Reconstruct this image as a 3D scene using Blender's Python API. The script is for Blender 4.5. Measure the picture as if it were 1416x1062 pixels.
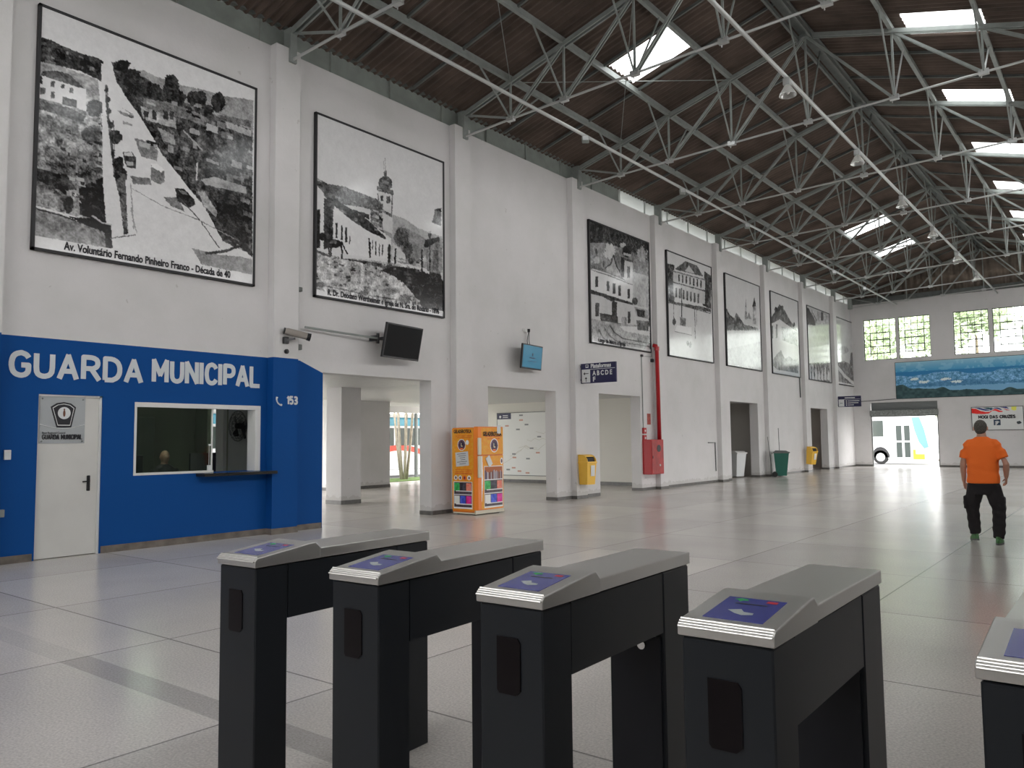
import bpy, bmesh, math, random
import numpy as np
from mathutils import Vector, Matrix
PI = math.pi
sc = bpy.context.scene
COL = sc.collection
for o in list(bpy.data.objects): bpy.data.objects.remove(o)

# ---------------------------------------------------------------- camera, world, light, exposure
F_PX, YAW, PITCH, ROLL, CAM_Z = 1100.0, math.radians(-37.98429), math.radians(4.07883), math.radians(-0.61692), 1.55
def cam_axes():
    cy, sy, cp, sp = math.cos(YAW), math.sin(YAW), math.cos(PITCH), math.sin(PITCH)
    fwd = Vector((sy*cp, cy*cp, sp)); right = Vector((cy, -sy, 0)); up = right.cross(fwd)
    cr, sr = math.cos(ROLL), math.sin(ROLL)
    return right*cr + up*sr, up*cr - right*sr, fwd
R_, U_, W_ = cam_axes()
cd = bpy.data.cameras.new('camera'); cam = bpy.data.objects.new('camera', cd); COL.objects.link(cam)
m = Matrix((R_, U_, -W_)).transposed().to_4x4(); m.translation = Vector((0, 0, CAM_Z)); cam.matrix_world = m
cd.sensor_fit = 'HORIZONTAL'; cd.sensor_width = 36.0; cd.lens = 36.0*F_PX/1416.0; cd.clip_start = 0.05; cd.clip_end = 400
sc.camera = cam

EXPOSURE = 3.04
sc.view_settings.view_transform = 'Standard'; sc.view_settings.look = 'None'
sc.view_settings.gamma = 1.0; sc.view_settings.use_curve_mapping = False
sc.view_settings.exposure = EXPOSURE
w = bpy.data.worlds.new('overcast_sky'); sc.world = w; w.use_nodes = True
nt = w.node_tree; nt.nodes.clear()
tc = nt.nodes.new('ShaderNodeTexCoord'); sx = nt.nodes.new('ShaderNodeSeparateXYZ'); cr = nt.nodes.new('ShaderNodeValToRGB')
bg = nt.nodes.new('ShaderNodeBackground'); ow = nt.nodes.new('ShaderNodeOutputWorld')
nt.links.new(tc.outputs['Generated'], sx.inputs[0]); nt.links.new(sx.outputs['Z'], cr.inputs[0])
cr.color_ramp.elements[0].position = 0.0; cr.color_ramp.elements[0].color = (0.84, 0.825, 0.82, 1)
cr.color_ramp.elements[1].position = 0.9; cr.color_ramp.elements[1].color = (0.97, 0.965, 0.975, 1)
nt.links.new(cr.outputs[0], bg.inputs['Color']); bg.inputs['Strength'].default_value = 1.0
nt.links.new(bg.outputs[0], ow.inputs['Surface'])

def portal(loc, rot, sx_, sy_):     # tells the sampler where daylight enters: the modelled openings, some of them added
    l = bpy.data.lights.new('daylight_portal', 'AREA'); l.shape = 'RECTANGLE'; l.size = sx_; l.size_y = sy_
    l.cycles.is_portal = True
    o = bpy.data.objects.new('daylight_portal', l); o.location = loc; o.rotation_euler = rot; COL.objects.link(o)
for xc in (-9.55, -5.3, -1.05):
    portal((xc, 45.2, 6.67), (-PI/2, 0, 0), 3.3, 2.2)
portal((-9.36, 45.2, 1.35), (-PI/2, 0, 0), 3.2, 2.7)
portal((-22.9, 15, 1.4), (0, -PI/2, 0), 2.8, 18)

# ---------------------------------------------------------------- colour helpers and materials
def lin1(c):
    c = c/255.0
    return c/12.92 if c <= 0.04045 else ((c+0.055)/1.055)**2.4
def S(r, g, b): return (lin1(r), lin1(g), lin1(b))
K_WALL = 0.42
def D(r, g, b):                      # surface colour of something that reads as r,g,b next to the white walls
    return tuple(min(0.92, lin1(c)/K_WALL) for c in (r, g, b))
MATS = {}
def mat(name, col, rough=0.6, metal=0.0, noise=0.0, nscale=4.0, bump=0.0, bscale=30.0, spec=0.5, trans=0.0, emit=None):
    if name in MATS: return MATS[name]
    mt = bpy.data.materials.new(name); mt.use_nodes = True; t = mt.node_tree; b = t.nodes['Principled BSDF']
    b.inputs['Base Color'].default_value = (*col, 1); b.inputs['Roughness'].default_value = rough
    b.inputs['Metallic'].default_value = metal; b.inputs['Specular IOR Level'].default_value = spec
    if trans: b.inputs['Transmission Weight'].default_value = trans
    if emit:
        b.inputs['Emission Color'].default_value = (*emit[:3], 1); b.inputs['Emission Strength'].default_value = emit[3]
    tcn = t.nodes.new('ShaderNodeTexCoord')
    if noise:
        n = t.nodes.new('ShaderNodeTexNoise'); n.inputs['Scale'].default_value = nscale; n.inputs['Detail'].default_value = 6
        t.links.new(tcn.outputs['Object'], n.inputs['Vector'])
        mr = t.nodes.new('ShaderNodeMapRange'); mr.inputs[1].default_value = 0.3; mr.inputs[2].default_value = 0.7
        mr.inputs[3].default_value = 1-noise; mr.inputs[4].default_value = 1+noise*0.4
        t.links.new(n.outputs['Fac'], mr.inputs[0])
        vm = t.nodes.new('ShaderNodeVectorMath'); vm.operation = 'SCALE'; vm.inputs[0].default_value = col
        t.links.new(mr.outputs[0], vm.inputs['Scale']); t.links.new(vm.outputs[0], b.inputs['Base Color'])
    if bump:
        n2 = t.nodes.new('ShaderNodeTexNoise'); n2.inputs['Scale'].default_value = bscale; n2.inputs['Detail'].default_value = 3
        t.links.new(tcn.outputs['Object'], n2.inputs['Vector'])
        bp = t.nodes.new('ShaderNodeBump'); bp.inputs['Strength'].default_value = bump; bp.inputs['Distance'].default_value = 0.02
        t.links.new(n2.outputs['Fac'], bp.inputs['Height']); t.links.new(bp.outputs[0], b.inputs['Normal'])
    MATS[name] = mt
    return mt
def nodes(mt): return mt.node_tree, mt.node_tree.nodes['Principled BSDF']
def math_node(t, op, a, b=None, c=None):
    n = t.nodes.new('ShaderNodeMath'); n.operation = op
    for i, v in enumerate((a, b, c)):
        if v is None: continue
        if isinstance(v, (int, float)): n.inputs[i].default_value = v
        else: t.links.new(v, n.inputs[i])
    return n.outputs[0]

WHITE = (0.685, 0.672, 0.668)
def wall_material(name, blue=False, grime=True):
    mt = mat(name, WHITE, 0.68, bump=0.12, bscale=18, spec=0.18); t, b = nodes(mt)
    tcn = t.nodes.new('ShaderNodeTexCoord'); sp = t.nodes.new('ShaderNodeSeparateXYZ'); t.links.new(tcn.outputs['Object'], sp.inputs[0])
    n = t.nodes.new('ShaderNodeTexNoise'); n.inputs['Scale'].default_value = 0.9; n.inputs['Detail'].default_value = 8; n.inputs['Roughness'].default_value = 0.6
    t.links.new(tcn.outputs['Object'], n.inputs['Vector'])
    cr = t.nodes.new('ShaderNodeValToRGB'); e = cr.color_ramp.elements
    e[0].position = 0.28; e[0].color = (0.62, 0.615, 0.60, 1); e[1].position = 0.6; e[1].color = (*WHITE, 1)
    t.links.new(n.outputs['Fac'], cr.inputs[0])
    # scattered scuffs
    n3 = t.nodes.new('ShaderNodeTexNoise'); n3.inputs['Scale'].default_value = 7; n3.inputs['Detail'].default_value = 5
    t.links.new(tcn.outputs['Object'], n3.inputs['Vector'])
    sc_ = math_node(t, 'GREATER_THAN', n3.outputs['Fac'], 0.735)
    # dirt line near the floor
    lowz = math_node(t, 'MULTIPLY_ADD', n3.outputs['Fac'], 0.35, 0.02)
    low = math_node(t, 'LESS_THAN', sp.outputs['Z'], lowz)
    dirt = math_node(t, 'MULTIPLY', math_node(t, 'MAXIMUM', math_node(t, 'MULTIPLY', sc_, 0.6), math_node(t, 'MULTIPLY', low, 0.5)), 0.6)
    mx = t.nodes.new('ShaderNodeMixRGB'); t.links.new(dirt, mx.inputs[0]); t.links.new(cr.outputs[0], mx.inputs[1]); mx.inputs[2].default_value = (0.36, 0.34, 0.31, 1)
    out = mx.outputs[0]
    if blue:
        y = sp.outputs['Y']; z = sp.outputs['Z']
        edge = math_node(t, 'SUBTRACT', 3.035, math_node(t, 'MULTIPLY', math_node(t, 'MAXIMUM', math_node(t, 'SUBTRACT', y, 8.90), 0.0), 0.38))
        f = math_node(t, 'MULTIPLY', math_node(t, 'LESS_THAN', z, edge), math_node(t, 'LESS_THAN', y, 9.46))
        mb_ = t.nodes.new('ShaderNodeMixRGB'); t.links.new(f, mb_.inputs[0]); t.links.new(out, mb_.inputs[1]); mb_.inputs[2].default_value = (*BLUE, 1)
        out = mb_.outputs[0]
    t.links.new(out, b.inputs['Base Color'])
    return mt
BLUE = (0.002, 0.068, 0.27)
M_wallL = wall_material('white_and_blue_painted_plaster', blue=True)
M_wall = wall_material('white_painted_plaster')
M_white = mat('plain_white_paint', (0.72, 0.72, 0.70), 0.45)
M_blue = mat('blue_paint', BLUE, 0.5)
M_letter = mat('white_lettering', (0.62, 0.66, 0.68), 0.5)
M_black = mat('black_gloss', (0.012, 0.012, 0.014), 0.3)
M_blackmat = mat('black_matte', (0.02, 0.02, 0.022), 0.6)
M_ink = mat('dark_ink', (0.02, 0.02, 0.025), 0.7)
M_steelp = mat('grey_painted_steel', D(98, 102, 99), 0.5, noise=0.15, nscale=6)
M_steeld = mat('dark_grey_painted_steel', D(68, 71, 69), 0.5, noise=0.2, nscale=6)
M_steell = mat('pale_galvanised_tube', (0.55, 0.56, 0.55), 0.35, metal=0.6)
M_eave = mat('grey_green_sheet_panel', D(98, 103, 99), 0.5, noise=0.2, nscale=3)
M_skirt = mat('worn_skirting', (0.17, 0.145, 0.12), 0.6, noise=0.4, nscale=6)
M_skirtg = mat('grey_granite_skirting', (0.13, 0.125, 0.115), 0.4, noise=0.3, nscale=9)
M_navy = mat('navy_sign_panel', (0.018, 0.018, 0.075), 0.35)
M_red = mat('red_enamel', (0.42, 0.008, 0.012), 0.35)
M_yellow = mat('yellow_plastic', (0.88, 0.52, 0.06), 0.4)
M_green = mat('green_plastic', (0.01, 0.12, 0.085), 0.4)
M_signwhite = mat('white_sign_face', (0.7, 0.72, 0.72), 0.4)
M_brownroof = None
M_skin = mat('skin', (0.48, 0.26, 0.18), 0.5)
M_orangeshirt = mat('orange_cotton', (0.90, 0.165, 0.016), 0.85, bump=0.3, bscale=25)
M_trouser = mat('black_trouser_cloth', (0.012, 0.010, 0.011), 0.9, bump=0.5, bscale=18)
M_hair = mat('short_grey_hair', (0.095, 0.088, 0.075), 0.9, noise=0.5, nscale=60)
M_shoe = mat('green_running_shoe', (0.07, 0.20, 0.07), 0.6, noise=0.6, nscale=40)
M_sole = mat('grey_shoe_sole', (0.12, 0.12, 0.12), 0.7)
M_tsteel = mat('brushed_stainless_steel', (0.74, 0.73, 0.70), 0.36, metal=1.0, bump=0.03, bscale=200)
M_tbody = mat('charcoal_powder_coat', (0.013, 0.016, 0.020), 0.40, spec=0.38)
M_tbodyi = mat('inner_charcoal_panel', (0.012, 0.013, 0.018), 0.5)
M_tlens = mat('smoked_sensor_window', (0.006, 0.004, 0.005), 0.3, spec=0.2)
M_tblue = mat('blue_reader_panel', (0.055, 0.065, 0.28), 0.22)
M_tgreen = mat('green_arrow_mark', (0.01, 0.33, 0.08), 0.4)
M_tred = mat('red_stop_mark', (0.55, 0.03, 0.05), 0.4)
M_tgrey = mat('grey_card_symbol', (0.42, 0.46, 0.46), 0.4)
M_chrome = mat('chrome', (0.7, 0.7, 0.7), 0.15, metal=1.0)
M_orange = mat('orange_vinyl', (0.90, 0.24, 0.02), 0.35)
M_cream = mat('cream_enamel', (0.70, 0.66, 0.52), 0.35)
M_asphalt = mat('pale_asphalt', (0.30, 0.30, 0.29), 0.85, noise=0.2, nscale=2)
M_grass = mat('grass', (0.13, 0.22, 0.05), 0.9, noise=0.5, nscale=5)
M_leaf = mat('leaves', (0.16, 0.25, 0.08), 0.7, noise=0.6, nscale=1.5)
M_bark = mat('bark', (0.22, 0.17, 0.12), 0.9, noise=0.5, nscale=8)
M_vanwhite = mat('white_coachwork', (0.75, 0.76, 0.77), 0.25)
M_busblue = mat('light_blue_coachwork', (0.10, 0.36, 0.50), 0.3)
M_busred = mat('red_coachwork', (0.60, 0.06, 0.03), 0.3)
M_glassdark = mat('dark_vehicle_glass', (0.05, 0.065, 0.06), 0.08)
M_tyre = mat('tyre_rubber', (0.02, 0.02, 0.02), 0.8)
M_officewall = mat('office_green_grey_wall', (0.20, 0.22, 0.17), 0.7)
M_granite = mat('dark_granite_shelf', (0.02, 0.021, 0.02), 0.12)
M_brown = mat('brown_wood_door', (0.16, 0.055, 0.025), 0.5)
M_darkroom = mat('dim_interior_wall', (0.55, 0.53, 0.50), 0.8)

def glass_material(name, tint=(1, 1, 1), gl=0.12, rough=0.02):
    mt = bpy.data.materials.new(name); mt.use_nodes = True; t = mt.node_tree; t.nodes.clear()
    tr = t.nodes.new('ShaderNodeBsdfTransparent'); tr.inputs[0].default_value = (*tint, 1)
    gs = t.nodes.new('ShaderNodeBsdfGlossy'); gs.inputs['Roughness'].default_value = rough; gs.inputs[0].default_value = (0.9, 0.95, 0.93, 1)
    fr = t.nodes.new('ShaderNodeFresnel'); fr.inputs[0].default_value = 1.4
    f = fr.outputs[0]
    mx = t.nodes.new('ShaderNodeMixShader'); t.links.new(f, mx.inputs[0]); t.links.new(tr.outputs[0], mx.inputs[1]); t.links.new(gs.outputs[0], mx.inputs[2])
    o = t.nodes.new('ShaderNodeOutputMaterial'); t.links.new(mx.outputs[0], o.inputs[0])
    return mt
M_glass = glass_material('window_glass', (0.92, 0.96, 0.93), 0.06)
M_officeglass = glass_material('office_window_glass', (0.62, 0.70, 0.63), 0.10)

def translucent_material(name, col, frac=0.8):
    mt = bpy.data.materials.new(name); mt.use_nodes = True; t = mt.node_tree; t.nodes.clear()
    a = t.nodes.new('ShaderNodeBsdfTranslucent'); a.inputs[0].default_value = (*col, 1)
    d = t.nodes.new('ShaderNodeBsdfDiffuse'); d.inputs[0].default_value = (*col, 1)
    mx = t.nodes.new('ShaderNodeMixShader'); mx.inputs[0].default_value = frac
    t.links.new(d.outputs[0], mx.inputs[1]); t.links.new(a.outputs[0], mx.inputs[2])
    o = t.nodes.new('ShaderNodeOutputMaterial'); t.links.new(mx.outputs[0], o.inputs[0])
    return mt
M_skylight = translucent_material('translucent_roof_sheet', (0.85, 0.88, 0.88), 0.85)
M_fibre = translucent_material('weathered_translucent_panel', (0.66, 0.68, 0.67), 0.8)

# ---------------------------------------------------------------- mesh helpers
class MB:
    def __init__(s): s.v = []; s.f = []; s.mi = []; s.cur = 0
    def add(s, vs, fs):
        n = len(s.v); s.v += [tuple(p) for p in vs]; s.f += [tuple(i+n for i in f) for f in fs]; s.mi += [s.cur]*len(fs); return s
    def box(s, x0, x1, y0, y1, z0, z1):
        vs = [(x, y, z) for z in (z0, z1) for y in (y0, y1) for x in (x0, x1)]
        return s.add(vs, [(0, 2, 3, 1), (4, 5, 7, 6), (0, 1, 5, 4), (2, 6, 7, 3), (0, 4, 6, 2), (1, 3, 7, 5)])
    def bevbox(s, x0, x1, y0, y1, z0, z1, r=0.01, seg=2):
        bm = bmesh.new(); bmesh.ops.create_cube(bm, size=1)
        for v in bm.verts: v.co = Vector(((x0+x1)/2+v.co.x*(x1-x0), (y0+y1)/2+v.co.y*(y1-y0), (z0+z1)/2+v.co.z*(z1-z0)))
        bmesh.ops.bevel(bm, geom=list(bm.edges), offset=r, segments=seg, affect='EDGES', profile=0.5)
        return s.bm(bm)
    def bm(s, bm):
        bm.verts.index_update(); s.add([v.co[:] for v in bm.verts], [[v.index for v in f.verts] for f in bm.faces]); bm.free(); return s
    def bar(s, p, q, w, h, up=(0, 0, 1)):
        p = Vector(p); q = Vector(q); d = (q-p).normalized(); u = Vector(up)
        if abs(d.dot(u)) > 0.99: u = Vector((0, 1, 0))
        a = d.cross(u).normalized()*w/2; b = a.cross(d).normalized()*h/2
        vs = [p-a-b, p+a-b, p+a+b, p-a+b, q-a-b, q+a-b, q+a+b, q-a+b]
        return s.add(vs, [(3, 2, 1, 0), (4, 5, 6, 7), (0, 1, 5, 4), (1, 2, 6, 5), (2, 3, 7, 6), (3, 0, 4, 7)])
    def tube(s, pts, r, n=8, cap=True):
        pts = [Vector(p) for p in pts]; rr = r if isinstance(r, (list, tuple)) else [r]*len(pts); rings = []
        for i, p in enumerate(pts):
            d = ((pts[i+1]-p) if i == 0 else (p-pts[i-1]) if i == len(pts)-1 else (pts[i+1]-pts[i-1])).normalized()
            u = Vector((0, 0, 1)) if abs(d.z) < 0.9 else Vector((0, 1, 0))
            a = d.cross(u).normalized(); b = a.cross(d).normalized()
            rings.append([p+(a*math.cos(2*PI*k/n)+b*math.sin(2*PI*k/n))*rr[i] for k in range(n)])
        vs = [v for r_ in rings for v in r_]; fs = []
        for i in range(len(pts)-1):
            for k in range(n): fs.append((i*n+k, i*n+(k+1) % n, (i+1)*n+(k+1) % n, (i+1)*n+k))
        if cap: fs.append(tuple(range(n))[::-1]); fs.append(tuple((len(pts)-1)*n+k for k in range(n)))
        return s.add(vs, fs)
    def loft(s, rings, n=16, cap=True):          # rings: (centre, rx, ry, tilt_axis_x, tilt_axis_y)
        vs = []; fs = []
        for c, rx, ry, ax, ay in rings:
            c = Vector(c); ax = Vector(ax); ay = Vector(ay)
            for k in range(n):
                t = 2*PI*k/n; vs.append(c+ax*math.cos(t)*rx+ay*math.sin(t)*ry)
        for i in range(len(rings)-1):
            for k in range(n): fs.append((i*n+k, i*n+(k+1) % n, (i+1)*n+(k+1) % n, (i+1)*n+k))
        if cap: fs.append(tuple(range(n))[::-1]); fs.append(tuple((len(rings)-1)*n+k for k in range(n)))
        return s.add(vs, fs)
    def prism(s, poly, axis, a0, a1):            # poly in the two other axes (in order)
        n = len(poly)
        def P(u, v, a): return {'x': (a, u, v), 'y': (u, a, v), 'z': (u, v, a)}[axis]
        vs = [P(u, v, a0) for u, v in poly]+[P(u, v, a1) for u, v in poly]
        fs = [tuple(range(n))[::-1], tuple(range(n, 2*n))]+[(i, (i+1) % n, n+(i+1) % n, n+i) for i in range(n)]
        return s.add(vs, fs)
    def disc(s, c, r, axis, t=0.004, n=24, ry=None):
        ry = ry or r
        ps = [(math.cos(2*PI*k/n)*r, math.sin(2*PI*k/n)*ry) for k in range(n)]
        i = 'xyz'.index(axis); o = [j for j in range(3) if j != i]
        return s.prism([(c[o[0]]+u, c[o[1]]+v) for u, v in ps], axis, c[i]-t/2, c[i]+t/2)
    def ellipsoid(s, c, rx, ry, rz, nu=16, nv=10):
        bm = bmesh.new(); bmesh.ops.create_uvsphere(bm, u_segments=nu, v_segments=nv, radius=1)
        for v in bm.verts: v.co = Vector((c[0]+v.co.x*rx, c[1]+v.co.y*ry, c[2]+v.co.z*rz))
        return s.bm(bm)
    def build(s, name, mats, parent=None, smooth=False, fix=True):
        me = bpy.data.meshes.new(name); me.from_pydata(s.v, [], s.f)
        for mt in (mats if isinstance(mats, (list, tuple)) else [mats]): me.materials.append(mt)
        if any(s.mi): me.polygons.foreach_set('material_index', s.mi)
        if fix:
            bm = bmesh.new(); bm.from_mesh(me); bmesh.ops.recalc_face_normals(bm, faces=bm.faces); bm.to_mesh(me); bm.free()
        if smooth: me.polygons.foreach_set('use_smooth', [True]*len(me.polygons))
        me.update()
        o = bpy.data.objects.new(name, me); COL.objects.link(o)
        if parent: o.parent = parent; o.matrix_parent_inverse = Matrix.Identity(4)
        return o
def empty(name, loc=(0, 0, 0), rz=0):
    o = bpy.data.objects.new(name, None); COL.objects.link(o); o.location = loc; o.rotation_euler = (0, 0, rz); o.empty_display_size = 0.1; return o
def tag(o, label=None, cat=None, group=None, kind=None):
    if label: o['label'] = label
    if cat: o['category'] = cat
    if group: o['group'] = group
    if kind: o['kind'] = kind
    return o
def struct(o, label=None): return tag(o, label=label, kind='structure')
def copy_tree(o, parent=None):
    c = o.copy(); COL.objects.link(c); c.parent = parent
    for ch in list(o.children): copy_tree(ch, c)
    return c
def text(name, body, size, mt, parent, loc, rot, xs=1.0, ext=0.002, bold=0.0, align='LEFT', width=None):
    cu = bpy.data.curves.new(name, 'FONT'); cu.body = body; cu.size = size; cu.extrude = ext; cu.offset = bold; cu.align_x = align; cu.resolution_u = 3
    t = bpy.data.objects.new(name, cu); COL.objects.link(t); bpy.context.view_layer.update()
    me = bpy.data.meshes.new_from_object(t.evaluated_get(bpy.context.evaluated_depsgraph_get()))
    bpy.data.objects.remove(t)
    if width:
        xsn = [v.co.x for v in me.vertices]; xs = width/(max(xsn)-min(xsn))
    for v in me.vertices: v.co.x *= xs
    me.materials.clear(); me.materials.append(mt)
    o = bpy.data.objects.new(name, me); COL.objects.link(o); o.location = loc; o.rotation_euler = rot
    if parent: o.parent = parent
    return o
GLYPH = {'G': (0.62, [[(0.60, .80), (0.52, .93), (0.34, 1), (0.16, .94), (0.05, .80), (0, .5), (0.05, .20), (0.16, .06), (0.34, 0), (0.50, .05), (0.60, .18), (0.60, .46), (0.36, .46)]]),
 'U': (0.60, [[(0, 1), (0, .25), (0.08, .07), (0.28, 0), (0.48, .07), (0.58, .25), (0.58, 1)]]), 'A': (0.64, [[(0, 0), (0.31, 1), (0.62, 0)], [(0.11, .30), (0.51, .30)]]),
 'R': (0.60, [[(0, 0), (0, 1), (0.36, 1), (0.53, .90), (0.57, .73), (0.52, .57), (0.36, .48), (0, .48)], [(0.30, .48), (0.60, 0)]]), 'D': (0.62, [[(0, 0), (0, 1), (0.30, 1), (0.50, .88), (0.60, .65), (0.60, .35), (0.50, .12), (0.30, 0), (0, 0)]]),
 'M': (0.74, [[(0, 0), (0, 1), (0.35, .30), (0.70, 1), (0.70, 0)]]), 'N': (0.60, [[(0, 0), (0, 1), (0.58, 0), (0.58, 1)]]), 'I': (0.04, [[(0, 0), (0, 1)]]),
 'C': (0.58, [[(0.58, .80), (0.50, .93), (0.33, 1), (0.15, .94), (0.05, .80), (0, .5), (0.05, .20), (0.15, .06), (0.33, 0), (0.50, .07), (0.58, .20)]]),
 'P': (0.56, [[(0, 0), (0, 1), (0.36, 1), (0.52, .90), (0.56, .73), (0.52, .56), (0.36, .46), (0, .46)]]), 'L': (0.50, [[(0, 1), (0, 0), (0.50, 0)]]),
 '1': (0.20, [[(0, .80), (0.18, 1), (0.18, 0)]]), '5': (0.50, [[(0.47, 1), (0.06, 1), (0.03, .56), (0.28, .62), (0.46, .50), (0.50, .30), (0.42, .08), (0.24, 0), (0, .08)]]),
 '3': (0.50, [[(0, .92), (0.22, 1), (0.43, .92), (0.46, .75), (0.38, .58), (0.20, .53), (0.42, .46), (0.50, .28), (0.42, .07), (0.22, 0), (0, .08)]]), ' ': (0.25, []), 'O': (0.62, [[(0.31, 1), (0.12, .93), (0, .72), (0, .28), (0.12, .07), (0.31, 0), (0.50, .07), (0.62, .28), (0.62, .72), (0.50, .93), (0.32, 1)]]), 'E': (0.48, [[(0.48, 1), (0, 1), (0, 0), (0.48, 0)], [(0, .52), (0.42, .52)]]),
 'Z': (0.54, [[(0, 1), (0.54, 1), (0, 0), (0.54, 0)]]), 'S': (0.52, [[(0.50, .84), (0.40, .97), (0.24, 1), (0.08, .93), (0.02, .78), (0.08, .62), (0.26, .53), (0.45, .44), (0.52, .26), (0.44, .07), (0.26, 0), (0.10, .04), (0, .17)]])}
def stroke_text(name, body, height, width, stroke, mt, parent, loc, rot):
    hs = stroke/2; ih = height-stroke; tot = sum(GLYPH[c][0] for c in body); gap = 0.26; tw = tot+gap*(len(body)-1); k = (width-stroke)/tw; q = MB(); x = hs; cnt = 0
    for c in body:
        gw, strokes = GLYPH[c]
        for st in strokes:
            if len(st) > 5:      # round the curved letters
                r_ = [st[0]]
                for a, b_ in zip(st[:-1], st[1:]): r_ += [(a[0]*.78+b_[0]*.22, a[1]*.78+b_[1]*.22), (a[0]*.22+b_[0]*.78, a[1]*.22+b_[1]*.78)]
                cut = lambda i: 0 < i < len(st)-1 and abs(math.atan2(st[i+1][1]-st[i][1], st[i+1][0]-st[i][0])-math.atan2(st[i][1]-st[i-1][1], st[i][0]-st[i-1][0])) > 1.25
                st = r_+[st[-1]] if not any(cut(i) for i in range(len(st))) else [p for i, p0 in enumerate(st) for p in ([p0] if i in (0, len(st)-1) or cut(i) else [(p0[0]*.78+st[i-1][0]*.22, p0[1]*.78+st[i-1][1]*.22), (p0[0]*.78+st[i+1][0]*.22, p0[1]*.78+st[i+1][1]*.22)])]
            e_ = 0.10 if len(st) > 5 else 0.5
            pts = [(x+u*k, hs+v*ih) for u, v in st]
            for c_ in pts[1:-1] if len(st) > 5 else []: q.prism([(c_[0]+hs*math.cos(2*PI*i/14), c_[1]+hs*math.sin(2*PI*i/14)) for i in range(14)], 'z', 0.0001, 0.003+0.00007*cnt); cnt += 1
            for a, b_ in zip(pts[:-1], pts[1:]):
                d = math.hypot(b_[0]-a[0], b_[1]-a[1]); ux_, uy_ = (b_[0]-a[0])/d*hs*e_, (b_[1]-a[1])/d*hs*e_
                nx, ny = -(b_[1]-a[1])/d*hs, (b_[0]-a[0])/d*hs
                q.prism([(a[0]-ux_+nx, a[1]-uy_+ny), (a[0]-ux_-nx, a[1]-uy_-ny), (b_[0]+ux_-nx, b_[1]+uy_-ny), (b_[0]+ux_+nx, b_[1]+uy_+ny)], 'z', 0, 0.003+0.00007*cnt); cnt += 1
        x += (gw+gap)*k
    o = q.build(name, mt); o.location = loc; o.rotation_euler = rot
    if parent: o.parent = parent
    return o
FACE_X = (PI/2, 0, PI/2)        # reads from +X
FACE_Y = (PI/2, 0, 0)           # reads from -Y
def wall_boxes(mb, axis, t0, t1, a0, a1, z0, z1, ops):
    cuts = sorted({a0, a1} | {o[0] for o in ops} | {o[1] for o in ops})
    for u, v in zip(cuts[:-1], cuts[1:]):
        here = sorted([(o[2], o[3]) for o in ops if o[0] <= u+1e-6 and o[1] >= v-1e-6]); z = z0
        for lo, hi in here+[(z1, z1)]:
            if lo > z+1e-6:
                if axis == 'x': mb.box(t0, t1, u, v, z, lo)
                else: mb.box(u, v, t0, t1, z, lo)
            z = max(z, hi)
    return mb

# ---------------------------------------------------------------- painted panels (surface colour per grid point)
rng = np.random.default_rng(7)
def vnoise(h, w_, cell, seed=0):
    r = np.random.default_rng(seed); gh, gw = int(h/cell)+3, int(w_/cell)+3; g = r.random((gh, gw))
    yy = np.arange(h)/cell; xx = np.arange(w_)/cell; y0 = yy.astype(int); x0 = xx.astype(int)
    fy = (yy-y0)[:, None]; fx = (xx-x0)[None, :]; fy = fy*fy*(3-2*fy); fx = fx*fx*(3-2*fx)
    a = g[y0][:, x0]; b = g[y0][:, x0+1]; c = g[y0+1][:, x0]; d = g[y0+1][:, x0+1]
    return (a*(1-fx)+b*fx)*(1-fy)+(c*(1-fx)+d*fx)*fy
def proj_np(X, Y, Z):
    q = [X, Y, Z-CAM_Z]; dot = lambda a: q[0]*a[0]+q[1]*a[1]+q[2]*a[2]
    z = dot(W_); return 708+F_PX*dot(R_)/z, 531-F_PX*dot(U_)/z
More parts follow.
